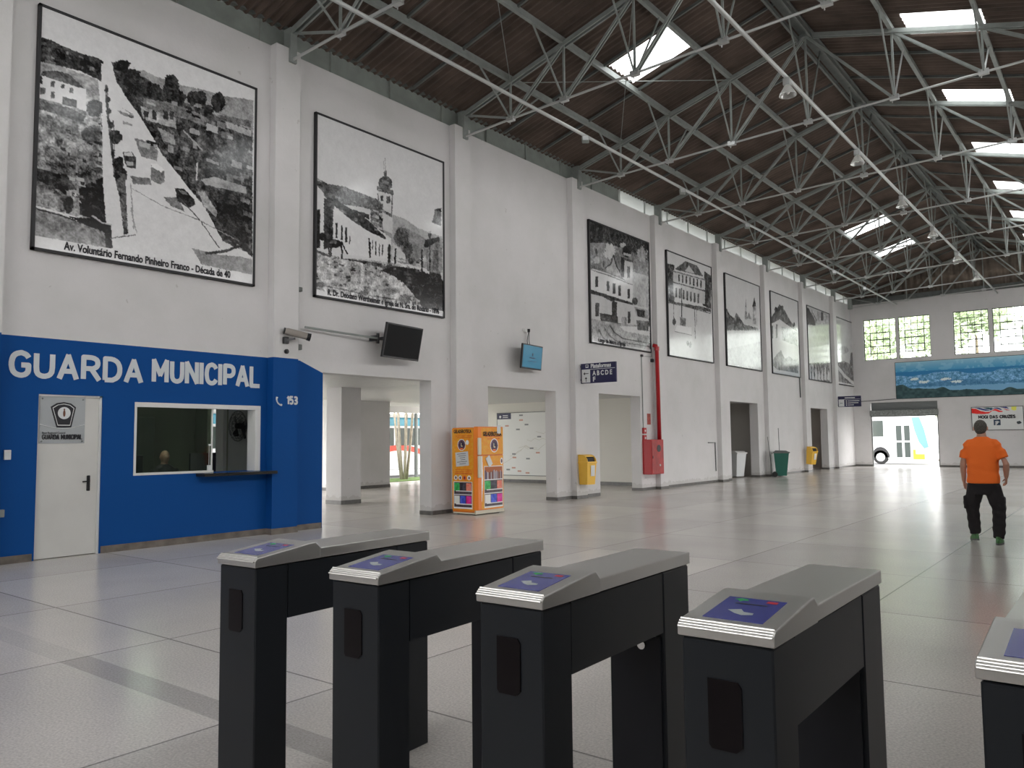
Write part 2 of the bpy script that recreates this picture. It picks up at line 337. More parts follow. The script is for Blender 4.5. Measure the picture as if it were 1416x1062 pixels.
class Paint:
    """Raster of display values; shapes are given in any 2-D drawing frame whose coordinates (PX, PY) are stored per sample."""
    def __init__(s, PX, PY, base=(150, 150, 150)):
        s.X = PX; s.Y = PY; s.h, s.w = PX.shape; s.c = np.ones((s.h, s.w, 3))*np.array(base, float)
        s.n1 = vnoise(s.h, s.w, 2.0, 1); s.n2 = vnoise(s.h, s.w, 7.0, 2); s.n3 = vnoise(s.h, s.w, 22.0, 3)
        s.X0 = s.X; s.Y0 = s.Y
    def warp(s, a, b=0):
        f = 6.0; u = vnoise(s.h, s.w, 3.0, 11)+0.8*vnoise(s.h, s.w, 1.6, 12)-0.9; v = vnoise(s.h, s.w, 3.0, 13)+0.8*vnoise(s.h, s.w, 1.6, 14)-0.9
        s.X = s.X0+u*a; s.Y = s.Y0+v*a
    def grain(s, amp, contrast=1.0):
        g = (vnoise(s.h, s.w, 1.3, 21)-0.5)*amp+(vnoise(s.h, s.w, 4, 22)-0.5)*amp*0.8+(vnoise(s.h, s.w, 12, 23)-0.5)*amp*0.7
        m = np.clip((138-s.c.mean(-1))/60, 0.08, 1); s.c = (s.c+(g*m)[..., None]).clip(3, 250)
    def put(s, mask, v, noise=0):
        v = np.array(v if isinstance(v, (tuple, list)) else (v, v, v), float)
        if v.mean() >= 128: noise *= 0.35
        n = ((s.n1+s.n2*1.3+s.n3*0.7)/3.0-0.5)*3.4*noise
        s.c[mask] = (v[None, :]+n[mask][:, None]).clip(3, 250)
    def specks(s, x0, y0, x1, y1, n, size, vals, seed=1, limit=130, slope=0.35):
        r = random.Random(seed)
        for _ in range(n):
            x, y = r.uniform(x0, x1), r.uniform(y0, y1); j = np.argmin((s.X-x)**2+(s.Y-y)**2); c = s.c.reshape(-1, 3)[j].mean()
            if c > limit: continue
            w_ = size*r.uniform(0.4, 1.5); h = size*r.uniform(0.25, 0.8); d = w_*slope
            keep = s.c.copy(); s.poly([(x, y), (x+w_, y+d), (x+w_, y+d+h), (x, y+h)], min(128, max(12, c+r.choice(vals))), 8); 
            m_ = keep.mean(-1) > limit; s.c[m_] = keep[m_]
    def poly(s, pts, v, noise=0):
        m = np.zeros((s.h, s.w), bool); n = len(pts)
        for i in range(n):
            x1, y1 = pts[i]; x2, y2 = pts[(i+1) % n]
            if y1 == y2: continue
            m ^= ((s.Y > min(y1, y2)) & (s.Y <= max(y1, y2)) & (s.X < x1+(s.Y-y1)*(x2-x1)/(y2-y1)))
        s.put(m, v, noise)
    def rect(s, x0, y0, x1, y1, v, noise=0): s.put((s.X >= x0) & (s.X <= x1) & (s.Y >= y0) & (s.Y <= y1), v, noise)
    def blob(s, x, y, rx, ry, v, noise=0, rag=0.5):
        d = ((s.X-x)/rx)**2+((s.Y-y)/ry)**2; s.put(d < 1+rag*(s.n1+s.n2-1), v, noise)
    def line(s, pts, wd, v, noise=0):
        for (x1, y1), (x2, y2) in zip(pts[:-1], pts[1:]):
            L = math.hypot(x2-x1, y2-y1); t = (((s.X-x1)*(x2-x1)+(s.Y-y1)*(y2-y1))/L**2).clip(0, 1)
            s.put(np.hypot(s.X-x1-t*(x2-x1), s.Y-y1-t*(y2-y1)) < wd/2, v, noise)
def canvas(name, P0, du, dv, paint, mt, parent, scale=None, direct=False):
    """P0 = top-left corner, du / dv = full edge vectors; paint.c rows run down."""
    h, w_ = paint.h, paint.w; P0 = np.array(P0); du = np.array(du, float); dv = np.array(dv, float)
    uu, vv = np.meshgrid(np.linspace(0, 1, w_), np.linspace(0, 1, h))
    co = P0+uu[..., None]*du+vv[..., None]*dv
    idx = np.arange(h*w_).reshape(h, w_)
    f = np.stack([idx[:-1, :-1], idx[1:, :-1], idx[1:, 1:], idx[:-1, 1:]], -1).reshape(-1, 4)
    me = bpy.data.meshes.new(name); me.vertices.add(h*w_); me.vertices.foreach_set('co', co.astype(np.float32).ravel())
    me.loops.add(f.size); me.loops.foreach_set('vertex_index', f.ravel().astype(np.int32))
    me.polygons.add(len(f)); me.polygons.foreach_set('loop_start', np.arange(0, f.size, 4, dtype=np.int32))
    me.update(calc_edges=True)
    c = paint.c.reshape(-1, 3)/255.0
    l = np.where(c <= 0.04045, c/12.92, ((c+0.055)/1.055)**2.4)
    l = l/(1.0 if direct else (scale or K_WALL))
    rgba = np.ones((h*w_, 4), np.float32); rgba[:, :3] = l.clip(0, 0.9)
    at = me.color_attributes.new('pigment', 'FLOAT_COLOR', 'POINT'); at.data.foreach_set('color', rgba.ravel())
    me.materials.append(mt); me.validate()
    o = bpy.data.objects.new(name, me); COL.objects.link(o)
    if parent: o.parent = parent
    return o
def pigment_material(name, rough=0.3, spec=0.5, bump=0.0):
    mt = mat(name, (0.5, 0.5, 0.5), rough, bump=bump, bscale=6, spec=spec); t, b = nodes(mt)
    a = t.nodes.new('ShaderNodeAttribute'); a.attribute_name = 'pigment'; t.links.new(a.outputs['Color'], b.inputs['Base Color']); return mt
M_print = pigment_material('glossy_photographic_print', 0.13, 0.7, bump=0.05)
M_mural = pigment_material('printed_mural', 0.5, 0.3)
M_vinyl = pigment_material('printed_vinyl', 0.4, 0.4)
# ---------------------------------------------------------------- the hall
XL, YE, ZT = -11.8, 44.8, 8.64
RIGHT_OPEN = 2.0
P0Y, STEP = 8.22, 4.70
TY = [8.55+4.7*k for k in range(-3, 8)]              # truss positions
def roofz(x): return 10.87-0.28*abs(x+5.45)
# floor: terrazzo with joints
fm = mat('polished_terrazzo', (0.40, 0.385, 0.36), 0.22)
t, b = nodes(fm)
tcn = t.nodes.new('ShaderNodeTexCoord'); sp = t.nodes.new('ShaderNodeSeparateXYZ'); t.links.new(tcn.outputs['Object'], sp.inputs[0])
def joint(sock, off, step, wd):
    q = math_node(t, 'DIVIDE', math_node(t, 'SUBTRACT', sock, off), step)
    fr = math_node(t, 'FRACT', q); d = math_node(t, 'MINIMUM', fr, math_node(t, 'SUBTRACT', 1.0, fr))
    return math_node(t, 'LESS_THAN', d, wd/step/2)
jx = joint(sp.outputs['X'], -4.08, 2.085, 0.016); jy = joint(sp.outputs['Y'], 3.41, 2.13, 0.016)
jj = math_node(t, 'MAXIMUM', jx, jy)
strip = math_node(t, 'MULTIPLY', math_node(t, 'GREATER_THAN', sp.outputs['Y'], 2.585), math_node(t, 'LESS_THAN', sp.outputs['Y'], 2.79))
strip = math_node(t, 'MULTIPLY', strip, math_node(t, 'MULTIPLY_ADD', math_node(t, 'GREATER_THAN', sp.outputs['X'], -6.16), 0.7, 0.3))
# slab-to-slab variation
cx = math_node(t, 'FLOOR', math_node(t, 'DIVIDE', math_node(t, 'SUBTRACT', sp.outputs['X'], -4.08), 2.085))
cy = math_node(t, 'FLOOR', math_node(t, 'DIVIDE', math_node(t, 'SUBTRACT', sp.outputs['Y'], 3.41), 2.13))
cb = t.nodes.new('ShaderNodeCombineXYZ'); t.links.new(cx, cb.inputs[0]); t.links.new(cy, cb.inputs[1])
wn = t.nodes.new('ShaderNodeTexWhiteNoise'); t.links.new(cb.outputs[0], wn.inputs['Vector'])
n1 = t.nodes.new('ShaderNodeTexNoise'); n1.inputs['Scale'].default_value = 70; n1.inputs['Detail'].default_value = 4; t.links.new(tcn.outputs['Object'], n1.inputs['Vector'])
n2 = t.nodes.new('ShaderNodeTexNoise'); n2.inputs['Scale'].default_value = 0.7; n2.inputs['Detail'].default_value = 7; t.links.new(tcn.outputs['Object'], n2.inputs['Vector'])
v = math_node(t, 'ADD', math_node(t, 'MULTIPLY', wn.outputs['Value'], 0.14), 0.86)
v = math_node(t, 'MULTIPLY', v, math_node(t, 'MULTIPLY_ADD', n1.outputs['Fac'], 0.9, 0.55))
v = math_node(t, 'MULTIPLY', v, math_node(t, 'MULTIPLY_ADD', n2.outputs['Fac'], 0.34, 0.83))
near = math_node(t, 'LESS_THAN', sp.outputs['X'], -4.08)
near = math_node(t, 'MULTIPLY_ADD', near, 0.13, 0.90)
v = math_node(t, 'MULTIPLY', v, near)
v = math_node(t, 'MULTIPLY', v, math_node(t, 'SUBTRACT', 1.0, math_node(t, 'MULTIPLY', strip, 0.28)))
v = math_node(t, 'MULTIPLY', v, math_node(t, 'SUBTRACT', 1.0, math_node(t, 'MULTIPLY', jj, 0.55)))
v = math_node(t, 'MINIMUM', v, 1.2)
vm = t.nodes.new('ShaderNodeVectorMath'); vm.operation = 'SCALE'; vm.inputs[0].default_value = (0.66, 0.622, 0.58); t.links.new(v, vm.inputs['Scale'])
t.links.new(vm.outputs[0], b.inputs['Base Color'])
n4 = t.nodes.new('ShaderNodeTexNoise'); n4.inputs['Scale'].default_value = 2.2; n4.inputs['Detail'].default_value = 2; t.links.new(tcn.outputs['Object'], n4.inputs['Vector'])
bp = t.nodes.new('ShaderNodeBump'); bp.inputs['Strength'].default_value = 0.10; bp.inputs['Distance'].default_value = 0.03
t.links.new(n4.outputs['Fac'], bp.inputs['Height']); t.links.new(bp.outputs[0], b.inputs['Normal'])
b.inputs['Roughness'].default_value = 0.215
b.inputs['Specular IOR Level'].default_value = 0.36
struct(MB().box(-22.8, 1.3, -6.3, 45.05, -0.15, 0).build('floor', fm), 'grey polished terrazzo floor with thin square joints')

# left wall
OPS = [(4.58, 5.44, -1, 2.26), (5.91, 8.09, 1.09, 2.19), (9.42, 12.3, -1, 2.85), (14.2, 16.95, -1, 2.82), (19.06, 21.43, -1, 2.85), (28.25, 31.0, -1, 2.93), (37.6, 40.1, -1, 2.93)]
wl = struct(wall_boxes(MB(), 'x', XL-0.34, XL, -6, YE, 0, ZT, OPS).build('wall_left', M_wallL), 'long white left wall with blue painted lower corner')
for k in range(-3, 8):
    y = P0Y+STEP*k
    MB().box(XL-0.01, XL+0.17, y, y+0.52, 0, ZT).build('pilaster', M_wallL, wl)
# painted lettering on the blue wall
stroke_text('lettering', 'GUARDA', 0.38, 1.84, 0.070, M_letter, wl, (XL+0.003, 4.19, 2.465), FACE_X)
stroke_text('lettering', 'MUNICIPAL', 0.38, 1.92, 0.070, M_letter, wl, (XL+0.003, 6.16, 2.495), FACE_X)
stroke_text('lettering', '153', 0.155, 0.235, 0.034, M_letter, wl, (XL+0.174, 8.50, 2.22), FACE_X)
ph = MB(); ph.tube([(XL+0.176, 8.30+0.012*math.cos(a)-0.0, 2.0) for a in (0, 0.1)], 0.0001, 3)
ph = MB()
pts = [(8.30, 2.345), (8.29, 2.31), (8.30, 2.27), (8.325, 2.235), (8.36, 2.215), (8.395, 2.21)]
ph.tube([(XL+0.176, y, z) for y, z in pts], [0.02, 0.014, 0.012, 0.012, 0.014, 0.02], 8)
ph.build('phone_symbol', M_letter, wl)
# skirting along the left wall
sk = MB(); sk2 = MB()
runs = [(-6, 4.55), (5.46, 9.40), (12.32, 14.18), (16.97, 19.04), (21.45, 28.22), (31.03, 37.57), (40.13, 44.8)]
for a0, a1 in runs:
    tgt = sk if a1 < 9.5 else sk2
    tgt.box(XL-0.005, XL+0.012, a0, a1, 0, 0.10 if a1 < 9.5 else 0.085)
for k in range(-3, 8):
    y = P0Y+STEP*k; (sk if y < 9 else sk2).box(XL, XL+0.182, y-0.012, y+0.532, 0, 0.10 if y < 9 else 0.085)
for o in OPS[2:]:
    sk2.box(XL-0.34, XL+0.011, o[1]-0.012, o[1]+0.002, 0, 0.085)
struct(sk.build('baseboard_left', M_skirt), 'worn brownish skirting at the foot of the blue wall')
struct(sk2.build('baseboard_left', M_skirtg), 'grey stone skirting at the foot of the white wall')
# end wall
WIN = [(-11.16, -9.57), (-9.45, -7.95), (-6.91, -5.37), (-5.21, -3.68), (-2.65, -1.1), (-0.98, 0.55)]
eops = [(a, b_, 5.59, 7.76) for a, b_ in WIN]+[(-10.96, -7.78, -1, 3.34)]
we = struct(wall_boxes(MB(), 'y', YE, YE+0.25, -12.14, 1.2, 0, ZT, eops).build('wall_back', M_wall), 'white end wall with steel windows and a roller door')
MB().box(-7.8, 0.9, YE-0.012, YE+0.002, 0, 0.1).build('skirting', M_skirtg, we)
MB().box(XL, -10.96, YE-0.012, YE+0.002, 0, 0.1).build('skirting', M_skirtg, we)
wi = 0
for a0, a1 in WIN:
    wi += 1
    root = struct(empty('window_%d' % wi, ((a0+a1)/2, YE+0.12, 5.59)), 'steel window number %d from the left in the end wall' % wi)
    f = MB(); W2 = (a1-a0)/2; H = 2.17
    for x in (-W2+0.012, W2-0.012): f.box(x-0.02, x+0.02, -0.02, 0.02, 0, H)
    for z in (0.015, H-0.015): f.box(-W2, W2, -0.02, 0.02, z-0.02, z+0.02)
    for i in range(1, 5): x = -W2+i*2*W2/5; f.box(x-0.012, x+0.012, -0.012, 0.012, 0, H)
    for i in range(1, 6): z = i*H/6; f.box(-W2, W2, -0.012, 0.012, z-0.012, z+0.012)
    x0, x1 = -W2+2*W2/5, W2-2*W2/5
    for z in (H/6, 2*H/6, 3*H/6, 4*H/6): f.box(x0, x1, -0.035, 0.02, z-0.022, z+0.022)
    for x in (x0, x1): f.box(x-0.018, x+0.018, -0.035, 0.02, H/6, 4*H/6)
    f.build('window_frame', M_blackmat, root)
    MB().box(-W2, W2, 0.014, 0.018, 0, H).build('pane', M_glass, root)
# roller door
rd = struct(empty('door_1', (-9.37, YE, 0)), 'rolled up grey shutter over the bright end doorway')
f = MB()
for i in range(10): z = 2.92+i*0.047; f.tube([(-1.57, 0.1, z), (1.57, 0.1, z)], 0.026, 8)
f.build('shutter_curtain', mat('galvanised_slats', D(92, 95, 95), 0.45, metal=0.3), rd)
f = MB().bevbox(-1.62, 1.62, -0.10, 0.08, 2.64, 2.93, 0.02)
for i in range(13): x = -1.5+i*0.25; f.box(x, x+0.12, -0.125, -0.10, 2.72, 2.86)
f.build('shutter_box', mat('dented_grey_housing', D(100, 103, 101), 0.5, metal=0.2, noise=0.4, nscale=12), rd)
MB().box(-1.59, 1.59, -0.04, 0.04, 2.585, 2.64).build('bottom_rail', M_steeld, rd)
for x in (-1.585, 1.54): MB().box(x, x+0.045, 0.02, 0.09, 0, 2.6).build('guide_rail', M_steeld, rd)
# right wall, out of frame: unseen openings sized for the daylight inside
ops = []
for k in range(-3, 8): ops.append((P0Y+STEP*k+0.9, P0Y+STEP*k+4.3, -1, RIGHT_OPEN))
ops = [o for o in ops if o[0] > 17 and o[1] < YE]
hiw = [(P0Y+STEP*k+0.9, P0Y+STEP*k+4.3, 5.7, 7.3) for k in range(-2, 8)]  # unseen high windows, added to brighten the hall
hiw = [o for o in hiw if o[1] < YE]
wr = struct(wall_boxes(MB(), 'x', 0.95, 1.25, -6, YE, 0, ZT, ops+hiw).build('wall_right', M_wall), 'white right wall out of view, openings added for daylight')
struct(wall_boxes(MB(), 'y', -6.25, -6, -12.14, 1.25, 0, ZT, [(-11.2, -7.9, 5.6, 7.76), (-6.9, -3.7, 5.6, 7.76), (-2.6, 0.5, 5.6, 7.76)]).build('wall_front', M_wall), 'white wall behind the photographer')
for o in hiw: portal((1.3, (o[0]+o[1])/2, (o[2]+o[3])/2), (0, PI/2, 0), o[3]-o[2], 3.4)
for o in ops: portal((1.3, (o[0]+o[1])/2, RIGHT_OPEN/2), (0, PI/2, 0), RIGHT_OPEN, 3.4)
for (a, b_, c, d_) in [(-11.2, -7.9, 5.6, 7.76), (-6.9, -3.7, 5.6, 7.76), (-2.6, 0.5, 5.6, 7.76)]:
    portal(((a+b_)/2, -6.3, (c+d_)/2), (PI/2, 0, 0), b_-a, d_-c)

# roof: corrugated sheets with translucent panels
SKY = [('L', -8.85, -7.37, 14.98, 16.12),  ('L', -8.9, -7.4, 33.5, 34.72), ('L', -8.9, -7.4, 38.25, 39.35)] + \
      [('R', -3.4, -1.95, 17.5+4.62*i, 18.62+4.62*i) for i in range(6)] + [('R', -3.4, -1.95, 17.5-4.62*i, 18.62-4.62*i) for i in range(1, 5)] + [('L', -8.9, -7.4, 5.6, 6.8), ('L', -8.9, -7.4, 0.9, 2.1)]  # panels near the camera are out of view, added for daylight
rm = mat('weathered_fibre_cement_sheet', (0.115, 0.083, 0.066), 0.85, noise=0.45, nscale=1.4)
PITCH_C = 0.177
def roof_side(side):
    ys = np.arange(-6.4, 45.3, PITCH_C/6); xe = [(-12.5, -5.45), (-5.45, 1.7)][side == 'R']
    holes = [s for s in SKY if s[0] == side]
    xcuts = sorted(set([xe[0], xe[1]] + [c for h in holes for c in (h[1], h[2])]))
    mb = MB(); sk = {i: MB() for i in range(len(holes))}
    V = [[(x, y, roofz(x)+0.026*math.sin(2*PI*y/PITCH_C)) for x in xcuts] for y in ys]
    for j in range(len(ys)-1):
        ym = ys[j]+PITCH_C/12
        for i in range(len(xcuts)-1):
            xm = (xcuts[i]+xcuts[i+1])/2; tgt = mb
            for hi, h in enumerate(holes):
                if h[1] < xm < h[2] and h[3] < ym < h[4]: tgt = sk[hi]
            tgt.add([V[j][i], V[j][i+1], V[j+1][i+1], V[j+1][i]], [(0, 1, 2, 3)])
    c = mb.build('ceiling', rm, smooth=True, fix=False)
    struct(c, 'dark corrugated %s roof slope' % ('left' if side == 'L' else 'right'))
    for hi, h in enumerate(holes):
        o = sk[hi].build('skylight', M_skylight, smooth=True, fix=False)
        if side == 'L': lb = ['bright translucent roof panel nearest the camera on the left slope', 'nearer of the two small far skylights on the left slope', 'farther of the two small far skylights on the left slope', 'added skylight out of view on the left slope, above the guard office', 'added skylight out of view on the left slope, above the camera'][hi]
        else: lb = 'bright translucent panel on the right slope, %s counted from the camera' % ['first', 'second', 'third', 'fourth', 'fifth', 'sixth', 'just out of frame', 'second out of frame', 'third out of frame', 'fourth out of frame'][hi]
        tag(o, lb, 'skylight', 'translucent roof panels')
        for dy in (0,): portal(((h[1]+h[2])/2, (h[3]+h[4])/2, roofz((h[1]+h[2])/2)+0.15), (0, (-1 if side == 'L' else 1)*math.atan(0.28), 0), abs(h[2]-h[1]), h[4]-h[3])
roof_side('L'); roof_side('R')
# gable of corrugated sheets above the end wall, dark plate standing for the shaded gap
g = MB()
def gable(zlo, zhi_fn, y):
    xs = np.arange(-12.3, 1.4, 0.04)
    for x0, x1 in zip(xs[:-1], xs[1:]):
        a0 = 0.045*math.sin(2*PI*x0/0.30); a1 = 0.045*math.sin(2*PI*x1/0.30)
        z0, z1 = zhi_fn(x0), zhi_fn(x1)
        if max(z0, z1) <= zlo: continue
        g.add([(x0, y+a0, zlo), (x1, y+a1, zlo), (x1, y+a1, max(z1, zlo)), (x0, y+a0, max(z0, zlo))], [(0, 1, 2, 3)])
gable(8.86, lambda x: min(roofz(x), 9.72), 44.95); gable(9.62, lambda x: roofz(x), 44.82)
g.build('gable_cladding', mat('brown_corrugated_cladding', (0.20, 0.165, 0.135), 0.8, noise=0.35, nscale=3), we, smooth=True, fix=False)
MB().box(-12.14, 1.2, 44.72, 45.0, 8.64, 8.90).build('dark_gap_plate', M_steeld, we)  # dark strip in place of the shaded gap, also stops a light leak
# eave panels between wall top and roof
ev = struct(empty('trim_2', (XL, 0, 8.64)), 'grey and translucent sheet band closing the gap between left wall and roof')
yy = -6.0; i = 0
while yy < 44.7:
    y1 = min(yy+1.56, 44.75)
    q = MB().box(-0.09, -0.075, yy+0.012, y1-0.012, -0.02, 0.43)
    q.box(-0.075, -0.03, yy-0.01, yy+0.02, -0.06, 0.43)
    q.build('eave_panel', M_eave if yy < 19 else M_fibre, ev); yy = y1; i += 1
MB().box(-0.14, 0.02, -6, 44.75, 0.44, 0.50).build('eave_beam', M_steeld, ev)

# ---------------------------------------------------------------- roof steel
NX = [-10.3, -8.9, -7.25, -5.45, -3.65, -2.0, -0.55]
BAYS = ['behind the camera', 'above the camera', 'over the avenue photograph', 'over the horse photograph', 'over the bare wall', 'over the dark-sky church photograph', 'over the palace photograph', 'over the twin-spired church photograph', 'over the dark-roofed house photograph', 'over the street crowd photograph', 'over the corner photograph']
def botz(x): return 8.46+0.033*(x+11.6)
def topz(x): return roofz(x)-0.20
def make_truss():
    root = empty('roof_truss')
    q = MB()
    for s, e in ((-11.75, -5.45), (-5.45, 0.9)):
        for dy in (-0.05, 0.05): q.bar((s, dy, topz(s)), (e, dy, topz(e)), 0.035, 0.09)
    q.build('top_chord', M_steelp, root)
    q = MB().tube([(-11.75, 0, botz(-11.75)-0.02), (-10.3, 0, botz(-10.3)), (0.9, 0, botz(0.9))], 0.026, 8)
    for x in NX:
        q.box(x-0.09, x+0.09, -0.05, 0.05, botz(x)-0.05, botz(x)+0.05); q.tube([(x-0.05, 0.04, botz(x)-0.09), (x-0.05, 0.04, botz(x))], 0.012, 6)
    q.build('bottom_chord', M_steell, root, smooth=False)
    tops = [-11.7]+NX+[0.75]
    for i, x in enumerate(NX):
        for dy in (-0.03, 0.03):
            pass
        MB().bar((x, 0, botz(x)), (x, 0, topz(x)), 0.04, 0.04).build('strut', M_steelp, root)
        if x < -5.5:
            xn = NX[i+1]
            q = MB()
            for dy in (-0.035, 0.035): q.bar((x+0.04, dy, botz(x)+0.02), (xn, dy, topz(xn)), 0.03, 0.05)
            q.build('strut', M_steelp, root)
        if x > -5.4:
            xn = NX[i-1]
            q = MB()
            for dy in (-0.035, 0.035): q.bar((x-0.04, dy, botz(x)+0.02), (xn, dy, topz(xn)), 0.03, 0.05)
            q.build('strut', M_steelp, root)
        for dy in (-1.12, 1.12):
            MB().bar((x, 0.04 if dy > 0 else -0.04, botz(x)+0.02), (x, dy, topz(x)+0.07), 0.03, 0.03).build('brace', M_steell if dy > 0 and x > -4 else M_steelp, root)
    MB().bar((-11.68, 0, topz(-11.68)+0.03), (-10.3, 0, botz(-10.3)+0.02), 0.04, 0.04).build('strut', M_steelp, root)
    MB().box(-11.78, -11.58, -0.07, 0.07, 8.38, 9.02).build('bearing_post', M_steelp, root)
    return root
tr0 = make_truss()
for i, y in enumerate(TY):
    o = tr0 if i == 0 else copy_tree(tr0)
    o.location = (0, y, 0)
    tag(o, 'roof truss at the near end of the bay '+BAYS[i], 'truss', 'roof trusses')
o = copy_tree(tr0); o.location = (0, 44.45, 0)
for ch in list(o.children):
    if ch.name.startswith('brace') : bpy.data.objects.remove(ch)
tag(o, 'grey steel roof truss hard against the gable of the end wall', 'truss', 'roof trusses')
# purlins along the hall
PN = ['lowest purlin on the left roof slope', 'second purlin up the left roof slope', 'third purlin up the left roof slope', None, 'uppermost purlin on the right roof slope', 'middle purlin on the right roof slope', 'lowest purlin on the right roof slope']
for x, n in zip(NX, PN):
    if n is None: continue
    q = MB(); s = -1 if x < -5.45 else 1
    q.box(x-0.025, x+0.025, -6, 44.7, roofz(x)-0.18, roofz(x)-0.045); q.box(x-0.04, x+0.04, -6, 44.7, roofz(x)-0.19, roofz(x)-0.17)
    tag(q.build('roof_purlin', M_steelp), 'long grey steel '+n, 'purlin', 'purlins running the length of the hall')
q = MB().box(-5.62, -5.57, -6, 44.7, 10.56, 10.66); q.box(-5.33, -5.28, -6, 44.7, 10.56, 10.66); q.box(-5.60, -5.30, -6, 44.7, 10.77, 10.79)
tag(q.build('ridge_beam', M_steeld), 'double dark steel ridge beam at the top of the roof', 'beam')
k = 0
for i, y in enumerate(TY):
    for off, nm in ((1.57, 'nearer'), (3.13, 'farther')):
        if y+off > 44: continue
        for s in (-1, 1):
            x0 = -11.7 if s < 0 else 0.8
            o = MB().bar((x0, y+off, roofz(x0)-0.075), (-5.6 if s < 0 else -5.3, y+off, roofz(-5.5)-0.075), 0.045, 0.06).build('rafter', M_steeld)
            tag(o, '%s rafter of the %s slope, bay %s' % (nm, 'left' if s < 0 else 'right', BAYS[i]), 'rafter', 'thin rafters under the roof sheets')
# long light pipes under the trusses
for x, z, n in ((-9.46, 8.42, 'left'), (-4.93, 8.47, 'middle')):
    o = MB().tube([(x, -6, z), (x, 44.79, z)], 0.038, 10).build('lighting_pipe', M_steell, smooth=True)
    tag(o, 'pale round pipe running the hall below the trusses, the %s one' % n, 'pipe', 'pipes below the trusses')
# thin tie wires
for i, (y, x0) in enumerate(((8.55, -10.3), (13.25, -10.3))):
    o = MB().bar((x0, y, topz(x0)), (x0+3.05, y+4.7, topz(x0+3.05)), 0.014, 0.014).build('tie_rod', M_steelp)
    tag(o, 'thin diagonal tie rod under the roof %s' % BAYS[i+3], 'tie rod', 'roof tie rods')
    o = MB().bar((x0+3.05, y, topz(x0+3.05)), (x0, y+4.7, topz(x0)), 0.014, 0.014).build('tie_rod', M_steelp)
    tag(o, 'thin tie rod crossing the other way under the roof %s' % BAYS[i+3], 'tie rod', 'roof tie rods')
# lamps on the pipes
def flood():
    r = empty('floodlight')
    q = MB().bevbox(-0.045, 0.045, -0.08, 0.08, -0.21, -0.04, 0.012)
    q.build('housing', M_steelp, r)
    MB().box(0.035, 0.050, -0.065, 0.065, -0.195, -0.055).build('lens', mat('pale_lens', (0.75, 0.77, 0.77), 0.2), r)
    MB().tube([(0, 0, 0.02), (0, 0, -0.06)], 0.015, 6).build('bracket', M_steeld, r)
    return r
fl = flood()
for i, y in enumerate((14.9, 19.79, 24.4, 28.95, 33.7, 38.4)):
    o = fl if i == 0 else copy_tree(fl); o.location = (-9.46, y, 8.42); o.rotation_euler = (0, -0.5, -0.9)
    tag(o, 'small white rectangular floodlight on the left pipe, %s from the camera' % ['first', 'second', 'third', 'fourth', 'fifth', 'sixth'][i], 'lamp', 'floodlights on the left pipe')
def highbay():
    r = empty('pendant_lamp')
    q = MB().tube([(0.04, 0, 0.02), (0.04, 0, -0.09)], 0.03, 8); q.bevbox(-0.05, 0.08, -0.07, 0.07, -0.14, 0.0, 0.015)
    q.build('ballast', M_steell, r)
    n = 18; prof = [(0.05, -0.12), (0.075, -0.16), (0.12, -0.24), (0.16, -0.31), (0.165, -0.335)]
    q = MB().loft([((0.02, 0, z), a, a, (1, 0, 0), (0, 1, 0)) for a, z in prof], n, cap=False)
    q.build('glass_shade', mat('ribbed_glass_shade', (0.75, 0.75, 0.72), 0.15, trans=0.6), r, smooth=True)
    MB().ellipsoid((0.02, 0, -0.24), 0.045, 0.045, 0.07).build('bulb', M_white, r, smooth=True)
    return r
hb = highbay()
for i, y in enumerate((14.98, 19.87, 24.5, 28.9, 33.5, 38.2)):
    o = hb if i == 0 else copy_tree(hb); o.location = (-4.93, y, 8.43)
    tag(o, 'glass bell lamp hanging from the middle pipe, %s from the camera' % ['first', 'second', 'third', 'fourth', 'fifth', 'sixth'][i], 'lamp', 'bell lamps on the middle pipe')
# ---------------------------------------------------------------- historic photographs on the left wall
def picture(idx, y0, res, ux, uy, draw, label, caption=None):
    """ux,uy: map an image pixel to the drawing frame in which draw() places its shapes"""
    z1, z0 = 7.72, 4.23; y1 = y0+3.5; xp = XL+0.055
    root = tag(empty('framed_photograph', (XL, y0, z0)), label, 'picture', 'framed historic photographs')
    Y, Z = np.meshgrid(np.linspace(y0+0.02, y1-0.02, res), np.linspace(z1-0.02, z0+0.02, res))
    px, py = proj_np(xp, Y, Z)
    P = Paint(ux(px), uy(py)); P.warp(4.0 if idx < 3 else 3.0); draw(P); P.grain(40); P.c = 150*(P.c/150)**1.22
    o = canvas('print', (0.055, 0.02, z1-z0-0.02), (0, 3.46, 0), (0, 0, -(z1-z0-0.04)), P, M_print, root, scale=0.41)
    q = MB(); t_ = 0.035
    for a in ((0, 3.5, 0, t_), (0, 3.5, z1-z0-t_, z1-z0), (0, t_, 0, z1-z0), (3.5-t_, 3.5, 0, z1-z0)): q.box(0.005, 0.075, *a)
    q.build('frame', M_blackmat, root)
    MB().box(0.005, 0.05, 0.02, 3.48, 0.02, z1-z0-0.02).build('backing', M_blackmat, root)
    if caption: text('caption', caption[0], 0.16, M_ink, root, (0.062, caption[1], 0.075), FACE_X, bold=0.004, width=caption[2])
    return root
